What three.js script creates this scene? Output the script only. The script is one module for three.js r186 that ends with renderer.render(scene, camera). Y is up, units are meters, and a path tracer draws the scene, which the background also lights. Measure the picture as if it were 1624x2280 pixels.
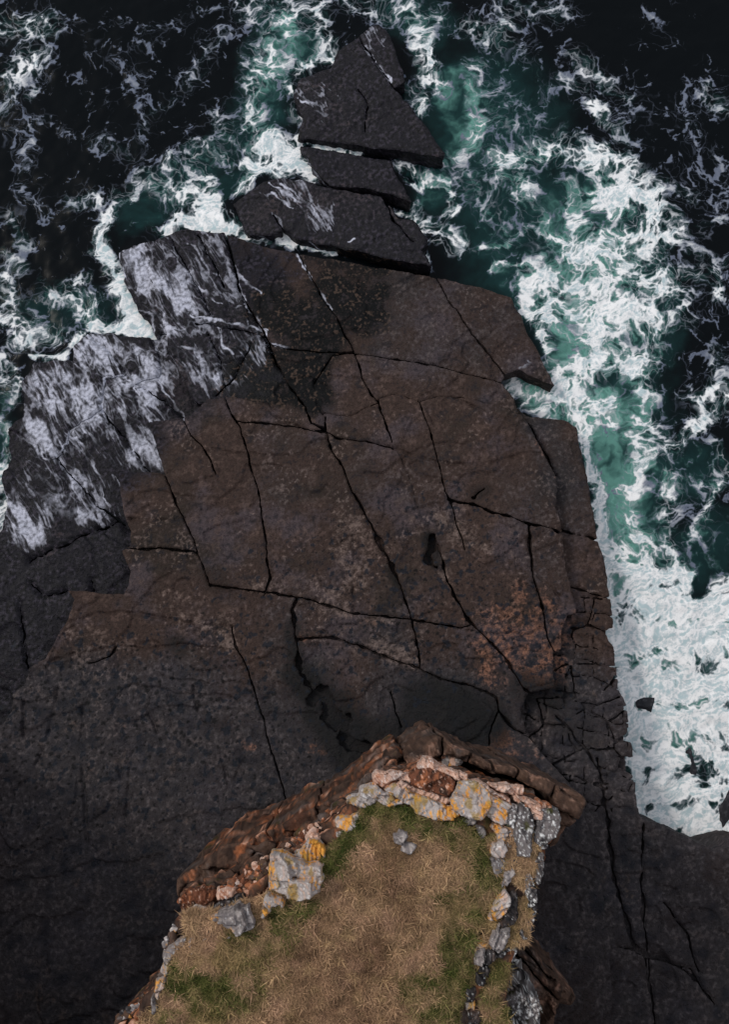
import * as THREE from 'three';
import { mergeVertices, toCreasedNormals, mergeGeometries } from 'three/addons/utils/BufferGeometryUtils.js';

// ---------------------------------------------------------------- camera, sky, sun, exposure
const scene = new THREE.Scene();
const TILT = THREE.MathUtils.degToRad(9), FOV = 55, CAM_Y = 60;
const camera = new THREE.PerspectiveCamera(FOV, 730 / 1024, 0.5, 2000);
camera.position.set(0, CAM_Y, 0);
camera.up.set(0, 0, -1);
camera.lookAt(0, CAM_Y - Math.cos(TILT) * 10, -Math.sin(TILT) * 10);
scene.add(camera);

// an overcast sky: one even veil of cloud, a little brighter overhead and round the hidden sun
const SUN = new THREE.Vector3(-0.62, 0.74, -0.40).normalize();
{
  const w = 128, h = 64, d = new Float32Array(w * h * 4);
  for (let j = 0; j < h; j++) for (let i = 0; i < w; i++) {
    const el = (j + 0.5) / h * Math.PI - Math.PI / 2, az = (i + 0.5) / w * 2 * Math.PI - Math.PI;
    const s = Math.max(0, Math.sin(el)), c = Math.cos(el);
    const dir = new THREE.Vector3(c * Math.cos(az), Math.sin(el), c * Math.sin(az));
    const near = Math.pow(Math.max(0, dir.dot(SUN)), 6);
    const b = (el > 0 ? 0.42 + 0.34 * s : 0.2) + 0.18 * near;
    d.set([b * 0.95, b * 0.99, b * 1.06, 1], (j * w + i) * 4);
  }
  const sky = new THREE.DataTexture(d, w, h, THREE.RGBAFormat, THREE.FloatType);
  sky.mapping = THREE.EquirectangularReflectionMapping;
  sky.magFilter = sky.minFilter = THREE.LinearFilter;
  sky.needsUpdate = true;
  scene.background = sky;
  scene.environment = sky;
}
const sun = new THREE.DirectionalLight(new THREE.Color(1, 0.93, 0.84), 1.5);
sun.position.copy(SUN).multiplyScalar(90);
sun.target.position.set(0, 0, -8);
sun.castShadow = true;
sun.shadow.radius = 20;
sun.shadow.mapSize.set(4096, 4096);
Object.assign(sun.shadow.camera, { left: -50, right: 50, top: 50, bottom: -50, near: 1, far: 220 });
scene.add(sun, sun.target);

const renderer = new THREE.WebGLRenderer({ antialias: true });
renderer.setSize(730, 1024);
renderer.toneMapping = THREE.LinearToneMapping;
renderer.toneMappingExposure = 1.0;
renderer.shadowMap.enabled = true;

// ---------------------------------------------------------------- helpers
function rng(seed) { let a = seed >>> 0; return () => { a = (a + 0x6D2B79F5) | 0; let t = Math.imul(a ^ (a >>> 15), 1 | a); t = (t + Math.imul(t ^ (t >>> 7), 61 | t)) ^ t; return ((t ^ (t >>> 14)) >>> 0) / 4294967296; }; }
const PERM = new Uint8Array(512); { const r = rng(11), p = [...Array(256).keys()]; for (let i = 255; i > 0; i--) { const j = Math.floor(r() * (i + 1)); [p[i], p[j]] = [p[j], p[i]]; } for (let i = 0; i < 512; i++) PERM[i] = p[i & 255]; }
const GX = new Float32Array(256), GY = new Float32Array(256); for (let i = 0; i < 256; i++) { GX[i] = Math.cos(i * 0.3926 + i * i) * 1.4; GY[i] = Math.sin(i * 0.3926 + i * i) * 1.4; }
function noise2(x, y) {
  const xi = Math.floor(x), yi = Math.floor(y), fx = x - xi, fy = y - yi, X = xi & 255, Y = yi & 255;
  const u = fx * fx * fx * (fx * (fx * 6 - 15) + 10), v = fy * fy * fy * (fy * (fy * 6 - 15) + 10);
  const a = PERM[PERM[X] + Y], b = PERM[PERM[X + 1] + Y], c = PERM[PERM[X] + Y + 1], d = PERM[PERM[X + 1] + Y + 1];
  const p = GX[a] * fx + GY[a] * fy, q = GX[b] * (fx - 1) + GY[b] * fy, r = GX[c] * fx + GY[c] * (fy - 1), s = GX[d] * (fx - 1) + GY[d] * (fy - 1);
  return p + u * (q - p) + v * (r + u * (s - r) - p - u * (q - p));
}
function noise3(x, y, z) { const zi = Math.floor(z), f = z - zi, t = f * f * (3 - 2 * f); const a = noise2(x + zi * 37.17, y + zi * 11.31), b = noise2(x + (zi + 1) * 37.17, y + (zi + 1) * 11.31); return a + (b - a) * t; }
function fbm(x, y, o = 4) { let s = 0, a = 0.5, n = 0; for (let i = 0; i < o; i++) { s += a * noise2(x, y); n += a; a *= 0.5; x = x * 2.03 + 17.1; y = y * 2.03 - 9.7; } return s / n; }
function fbm3(x, y, z, o = 3) { let s = 0, a = 0.5, n = 0; for (let i = 0; i < o; i++) { s += a * noise3(x, y, z); n += a; a *= 0.5; x = x * 2.03 + 7.1; y = y * 2.03 - 9.7; z = z * 2.03 + 3.3; } return s / n; }
const WF = { f1: 0, f2: 0, id: 0 };
function worley(x, y) {
  const xi = Math.floor(x), yi = Math.floor(y); let f1 = 9, f2 = 9, id = 0;
  for (let j = -1; j <= 1; j++) for (let i = -1; i <= 1; i++) {
    const h = PERM[PERM[(xi + i) & 255] + ((yi + j) & 255)], h2 = PERM[(h + 71) & 255];
    const dx = xi + i + h / 255 - x, dy = yi + j + h2 / 255 - y, d = dx * dx + dy * dy;
    if (d < f1) { f2 = f1; f1 = d; id = h; } else if (d < f2) f2 = d;
  }
  WF.f1 = Math.sqrt(f1); WF.f2 = Math.sqrt(f2); WF.id = id;
}
const clamp = (v, a = 0, b = 1) => v < a ? a : v > b ? b : v;
const ss = (a, b, v) => { const t = clamp((v - a) / (b - a)); return t * t * (3 - 2 * t); };
const lerp = (a, b, t) => a + (b - a) * t;
const lin = c => { c /= 255; return c <= 0.04045 ? c / 12.92 : Math.pow((c + 0.055) / 1.055, 2.4); };
const L3 = (r, g, b) => [lin(r), lin(g), lin(b)];
const mix3 = (o, c, t) => { o[0] += (c[0] - o[0]) * t; o[1] += (c[1] - o[1]) * t; o[2] += (c[2] - o[2]) * t; };

// the plan of the place was measured on a survey sheet 1624 wide and 2280 high; at() turns a sheet point on the plane y = a + b z into a point of the place
const TY = Math.tan(THREE.MathUtils.degToRad(FOV / 2)), TX = TY * 730 / 1024, CT = Math.cos(TILT), ST = Math.sin(TILT);
function at(px, py, pl) {
  const a = typeof pl === 'number' ? pl : pl.a, b = typeof pl === 'number' ? 0 : pl.b;
  const nx = (px - 812) / 812 * TX, ny = (1140 - py) / 1140 * TY;
  const ry = -CT + ny * ST, rz = -ST - ny * CT, t = (a - CAM_Y) / (ry - b * rz);
  return [nx * t, rz * t, CAM_Y + ry * t];               // x, z, y
}
const plan = (pts, pl) => pts.map(([x, y]) => at(x, y, pl));
const yOf = (pl, z) => typeof pl === 'number' ? pl : pl.a + pl.b * z;

// ---------------------------------------------------------------- control fields drawn with soft brushes
const AX0 = -27, AX1 = 27, AZ0 = -48, AZ1 = 28;          // the area that the big textures cover
function brushField(strokes, pl, cell = 0.25, scale = 0.0268, soft = [0.45, 1.6]) {
  const nx = Math.ceil((AX1 - AX0) / cell) + 2, nz = Math.ceil((AZ1 - AZ0) / cell) + 2, f = new Float32Array(nx * nz);
  for (const [x1, y1, x2, y2, r, v] of strokes) {
    const [ax, az] = at(x1, y1, pl), [bx, bz] = at(x2, y2, pl), R = r * scale, dx = bx - ax, dz = bz - az, ll = dx * dx + dz * dz || 1e-9, m = R * soft[1] + 0.1;
    const i0 = Math.max(0, Math.floor((Math.min(ax, bx) - m - AX0) / cell)), i1 = Math.min(nx - 1, Math.ceil((Math.max(ax, bx) + m - AX0) / cell));
    const j0 = Math.max(0, Math.floor((Math.min(az, bz) - m - AZ0) / cell)), j1 = Math.min(nz - 1, Math.ceil((Math.max(az, bz) + m - AZ0) / cell));
    for (let j = j0; j <= j1; j++) for (let i = i0; i <= i1; i++) {
      const x = AX0 + i * cell, z = AZ0 + j * cell, t = clamp(((x - ax) * dx + (z - az) * dz) / ll);
      const d = Math.hypot(x - ax - dx * t, z - az - dz * t), k = 1 - ss(R * soft[0], R * soft[1], d);
      if (k > 0) { if (v >= 0) f[j * nx + i] = Math.max(f[j * nx + i], v * k); else f[j * nx + i] *= 1 + v * k; }
    }
  }
  return (x, z) => {
    const u = clamp((x - AX0) / cell, 0, nx - 1.001), w = clamp((z - AZ0) / cell, 0, nz - 1.001), i = u | 0, j = w | 0, a = u - i, b = w - j, k = j * nx + i;
    return (f[k] * (1 - a) + f[k + 1] * a) * (1 - b) + (f[k + nx] * (1 - a) + f[k + nx + 1] * a) * b;
  };
}

// ---------------------------------------------------------------- slabs from plan outlines: a field that is positive inside, meshed with marching squares
const warpX = (x, z, w) => x + w * (noise2(x * 0.9, z * 0.9) + 0.45 * noise2(x * 2.6 + 9, z * 2.6) + 0.2 * noise2(x * 6.1 + 3, z * 6.1));
const warpZ = (x, z, w) => z + w * (noise2(x * 0.9 + 50, z * 0.9) + 0.45 * noise2(x * 2.6 + 70, z * 2.6) + 0.2 * noise2(x * 6.1 + 33, z * 6.1));
function inPoly(poly, x, z) { let s = false; for (let e = 0, p = poly.length - 1; e < poly.length; p = e++) { const a = poly[e], b = poly[p]; if ((a[1] > z) !== (b[1] > z) && x < (b[0] - a[0]) * (z - a[1]) / (b[1] - a[1]) + a[0]) s = !s; } return s; }
class Grid {
  constructor(x0, z0, x1, z1, c, wobble = 0.12) {
    Object.assign(this, { x0, z0, c, nx: Math.ceil((x1 - x0) / c) + 1, nz: Math.ceil((z1 - z0) / c) + 1 });
    const n = this.nx * this.nz; this.wx = new Float32Array(n); this.wz = new Float32Array(n);
    for (let j = 0, k = 0; j < this.nz; j++) for (let i = 0; i < this.nx; i++, k++) {
      const x = x0 + i * c, z = z0 + j * c;
      this.wx[k] = warpX(x, z, wobble); this.wz[k] = warpZ(x, z, wobble);
    }
  }
  static around(poly, c, pad = 0.6, wobble) {
    const xs = poly.map(p => p[0]), zs = poly.map(p => p[1]);
    return new Grid(Math.min(...xs) - pad, Math.min(...zs) - pad, Math.max(...xs) + pad, Math.max(...zs) + pad, c, wobble);
  }
  each(x0, z0, x1, z1, m, fn) {
    const i0 = Math.max(0, Math.floor((Math.min(x0, x1) - m - this.x0) / this.c)), i1 = Math.min(this.nx - 1, Math.ceil((Math.max(x0, x1) + m - this.x0) / this.c));
    const j0 = Math.max(0, Math.floor((Math.min(z0, z1) - m - this.z0) / this.c)), j1 = Math.min(this.nz - 1, Math.ceil((Math.max(z0, z1) + m - this.z0) / this.c));
    for (let j = j0; j <= j1; j++) for (let i = i0; i <= i1; i++) fn(j * this.nx + i);
  }
  polygon(poly, reach = 3) {
    const n = this.nx * this.nz, f = new Float32Array(n).fill(reach), W = this.wx, Z = this.wz, N = poly.length;
    for (let e = 0; e < N; e++) {
      const [ax, az] = poly[e], [bx, bz] = poly[(e + 1) % N], dx = bx - ax, dz = bz - az, ll = dx * dx + dz * dz || 1e-9;
      this.each(ax, az, bx, bz, reach, k => { const t = clamp(((W[k] - ax) * dx + (Z[k] - az) * dz) / ll), d = Math.hypot(W[k] - ax - dx * t, Z[k] - az - dz * t); if (d < f[k]) f[k] = d; });
    }
    for (let k = 0; k < n; k++) {
      let inside = false; const x = W[k], z = Z[k];
      for (let e = 0, p = N - 1; e < N; p = e++) { const a = poly[e], b = poly[p]; if ((a[1] > z) !== (b[1] > z) && x < (b[0] - a[0]) * (z - a[1]) / (b[1] - a[1]) + a[0]) inside = !inside; }
      if (!inside) f[k] = -f[k];
    }
    return f;
  }
  cut(f, line, reach = 1.2) {                          // line: [[x, z, width], ...], a crack that tapers between its points
    const W = this.wx, Z = this.wz;
    for (let e = 0; e < line.length - 1; e++) {
      const [ax, az, aw] = line[e], [bx, bz, bw] = line[e + 1], dx = bx - ax, dz = bz - az, ll = dx * dx + dz * dz || 1e-9;
      this.each(ax, az, bx, bz, reach + 1, k => {
        const t = clamp(((W[k] - ax) * dx + (Z[k] - az) * dz) / ll), d = Math.hypot(W[k] - ax - dx * t, Z[k] - az - dz * t) - Math.max(0.041, lerp(aw, bw, t) * (0.36 + 0.85 * noise2(W[k] * 1.3 + 7, Z[k] * 1.3) + 0.25 * noise2(W[k] * 4, Z[k] * 4)));
        if (d < f[k]) f[k] = d;
      });
    }
  }
  components(f) {
    const lab = new Int32Array(f.length).fill(-1), out = [], stack = new Int32Array(f.length), nx = this.nx;
    for (let s = 0; s < f.length; s++) if (f[s] > 0 && lab[s] < 0) {
      let top = 0, n = 0, sx = 0, sz = 0; const id = out.length; stack[top++] = s; lab[s] = id;
      while (top) { const k = stack[--top], i = k % nx, j = (k / nx) | 0; n++; sx += i; sz += j;
        if (i > 0 && f[k - 1] > 0 && lab[k - 1] < 0) { lab[k - 1] = id; stack[top++] = k - 1; }
        if (i < nx - 1 && f[k + 1] > 0 && lab[k + 1] < 0) { lab[k + 1] = id; stack[top++] = k + 1; }
        if (j > 0 && f[k - nx] > 0 && lab[k - nx] < 0) { lab[k - nx] = id; stack[top++] = k - nx; }
        if (j < this.nz - 1 && f[k + nx] > 0 && lab[k + nx] < 0) { lab[k + nx] = id; stack[top++] = k + nx; } }
      out.push({ id, n, x: this.x0 + sx / n * this.c, z: this.z0 + sz / n * this.c });
    }
    return { lab, out };
  }
}
// top(x, z, f, piece) gives the height of the surface, bottom(x, z) that of the foot of the walls
function slabGeometries(g, f, { top, bottom, least = 40, most = Infinity, rough = 0.07, rows = 4, uv, color }) {
  const { lab, out } = g.components(f), pieces = out.map(o => o.n >= least ? { ...o, pos: [], tri: [], wpos: [], wtri: [], node: new Map(), wnode: new Map() } : null);
  const { nx, nz, c, x0, z0 } = g;
  const vert = (P, i, j, i2, j2) => {                    // a grid node, or the crossing between two of them
    const k = j * nx + i, k2 = j2 * nx + i2, key = k === k2 ? k * 4 : Math.min(k, k2) * 4 + (j === j2 ? 1 : 2);
    let v = P.node.get(key);
    if (v === undefined) {
      let x = x0 + i * c, z = z0 + j * c, d = f[k];
      if (k !== k2) { const t = clamp(f[k] / (f[k] - f[k2]), 0.02, 0.98); x += (i2 - i) * c * t; z += (j2 - j) * c * t; d = 0; }
      v = P.pos.length / 3; P.pos.push(x, top(x, z, d, P), z); P.node.set(key, v);
    }
    return v;
  };
  const wall = (P, v) => {
    let w = P.wnode.get(v);
    if (w === undefined) {
      w = P.wpos.length / 3; P.wnode.set(v, w);
      const x = P.pos[v * 3], y = P.pos[v * 3 + 1], z = P.pos[v * 3 + 2], b = Math.min(y - 0.02, bottom(x, z));
      for (let r = 0; r <= rows; r++) { const t = r / rows, yy = lerp(y, b, t), k = r ? rough : 0; P.wpos.push(x + k * noise3(x * 2, z * 2, yy * 2.2), yy, z + k * noise3(x * 2 + 40, z * 2, yy * 2.2)); }
    }
    return w;
  };
  for (let j = 0; j < nz - 1; j++) for (let i = 0; i < nx - 1; i++) {
    const C = [[i, j], [i + 1, j], [i + 1, j + 1], [i, j + 1]], F = C.map(([a, b]) => f[b * nx + a]), I = F.map(v => v > 0), n = I[0] + I[1] + I[2] + I[3];
    if (!n || Math.min(...F) > most) continue;
    const groups = n === 2 && I[0] === I[2] ? [0, 1, 2, 3].filter(q => I[q]).map(q => [q]) : [[0, 1, 2, 3].filter(q => I[q])];
    for (const grp of groups) {
      const q0 = grp[0], P = pieces[lab[C[q0][1] * nx + C[q0][0]]]; if (!P) continue;
      const poly = [], walls = [];
      for (let q = 0; q < 4; q++) {
        const p = (q + 1) % 4, inQ = grp.includes(q), inP = grp.includes(p);
        if (inQ) poly.push(vert(P, ...C[q], ...C[q]));
        if (inQ && !I[p]) { const v = vert(P, ...C[q], ...C[p]); poly.push(v); walls.push([v, 0]); }
        if (inP && !I[q]) { const v = vert(P, ...C[p], ...C[q]); poly.push(v); walls.push([v, 1]); }
      }
      for (let t = 1; t < poly.length - 1; t++) P.tri.push(poly[0], poly[t + 1], poly[t]);
      const o = walls.find(w => w[1] === 0), e = walls.find(w => w[1] === 1);
      if (o && e) { const a = wall(P, o[0]), b = wall(P, e[0]); for (let r = 0; r < rows; r++) P.wtri.push(a + r, b + r, a + r + 1, b + r, b + r + 1, a + r + 1); }
    }
  }
  const res = [];
  for (const P of pieces) {
    if (!P || !P.tri.length) continue;
    const make = (pos, tri, side) => {
      const ge = new THREE.BufferGeometry(); ge.setAttribute('position', new THREE.Float32BufferAttribute(pos, 3)); ge.setIndex(tri); ge.computeVertexNormals();
      const n = pos.length / 3, U = new Float32Array(n * 2), Cc = color ? new Float32Array(n * 3) : null, o = [0, 0, 0];
      for (let k = 0; k < n; k++) { const x = pos[k * 3], y = pos[k * 3 + 1], z = pos[k * 3 + 2]; const q = side && uv === areaUV ? areaUV(x + 0.6 * (y - 2), y, z - 0.7 * (y - 2)) : uv(x, y, z); U[k * 2] = q[0]; U[k * 2 + 1] = q[1]; if (Cc) { color(x, y, z, o); Cc[k * 3] = o[0]; Cc[k * 3 + 1] = o[1]; Cc[k * 3 + 2] = o[2]; } }
      ge.setAttribute('uv', new THREE.BufferAttribute(U, 2)); if (Cc) ge.setAttribute('color', new THREE.BufferAttribute(Cc, 3));
      return ge;
    };
    const parts = [make(P.pos, P.tri)]; if (P.wtri.length) parts.push(make(P.wpos, P.wtri, true));
    res.push({ geo: parts.length > 1 ? mergeGeometries(parts) : parts[0], n: P.n, x: P.x, z: P.z });
  }
  return res.sort((a, b) => b.n - a.n);
}
const areaUV = (x, y, z) => [(x - AX0) / (AX1 - AX0), (z - AZ0) / (AZ1 - AZ0)];   // metres in plan
const used = new Map();
function numbered(n) { const k = used.get(n) || 0; used.set(n, k + 1); return k ? `${n}_${String(k).padStart(3, '0')}` : n; }
function mesh(name, geo, mat, parent) { const m = new THREE.Mesh(geo, mat); m.name = parent ? name : numbered(name); m.castShadow = m.receiveShadow = true; (parent || scene).add(m); return m; }
function structure(name) { const g = new THREE.Group(); g.name = numbered(name); g.userData = { kind: 'structure' }; scene.add(g); return g; }
function tag(o, label, category, group) { o.userData.label = label; o.userData.category = category; if (group) o.userData.group = group; return o; }
function texture(w, h, srgb, fill, wrap = THREE.MirroredRepeatWrapping) {      // fill(i, j, out) writes 0..1 values; colours linear
  const d = new Uint8Array(w * h * 4), o = [0, 0, 0];
  const enc = v => v <= 0.0031308 ? v * 12.92 : 1.055 * Math.pow(v, 1 / 2.4) - 0.055;
  for (let j = 0, k = 0; j < h; j++) for (let i = 0; i < w; i++, k += 4) { fill(i, j, o); for (let q = 0; q < 3; q++) d[k + q] = clamp(srgb ? enc(Math.max(0, o[q])) : o[q]) * 255; d[k + 3] = 255; }
  const t = new THREE.DataTexture(d, w, h); t.magFilter = t.minFilter = THREE.LinearFilter; t.wrapS = t.wrapT = wrap; if (srgb) t.colorSpace = THREE.SRGBColorSpace; t.needsUpdate = true; return t;
}

// ---------------------------------------------------------------- heights of the place
const P_SEA = 0, P_TIP = 1.1, P_LOW = { a: 1.25, b: 0.04 }, P_MAIN = { a: 4.35, b: 0.11 }, P_SIDE = { a: 3.3, b: 0.11 };

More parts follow.
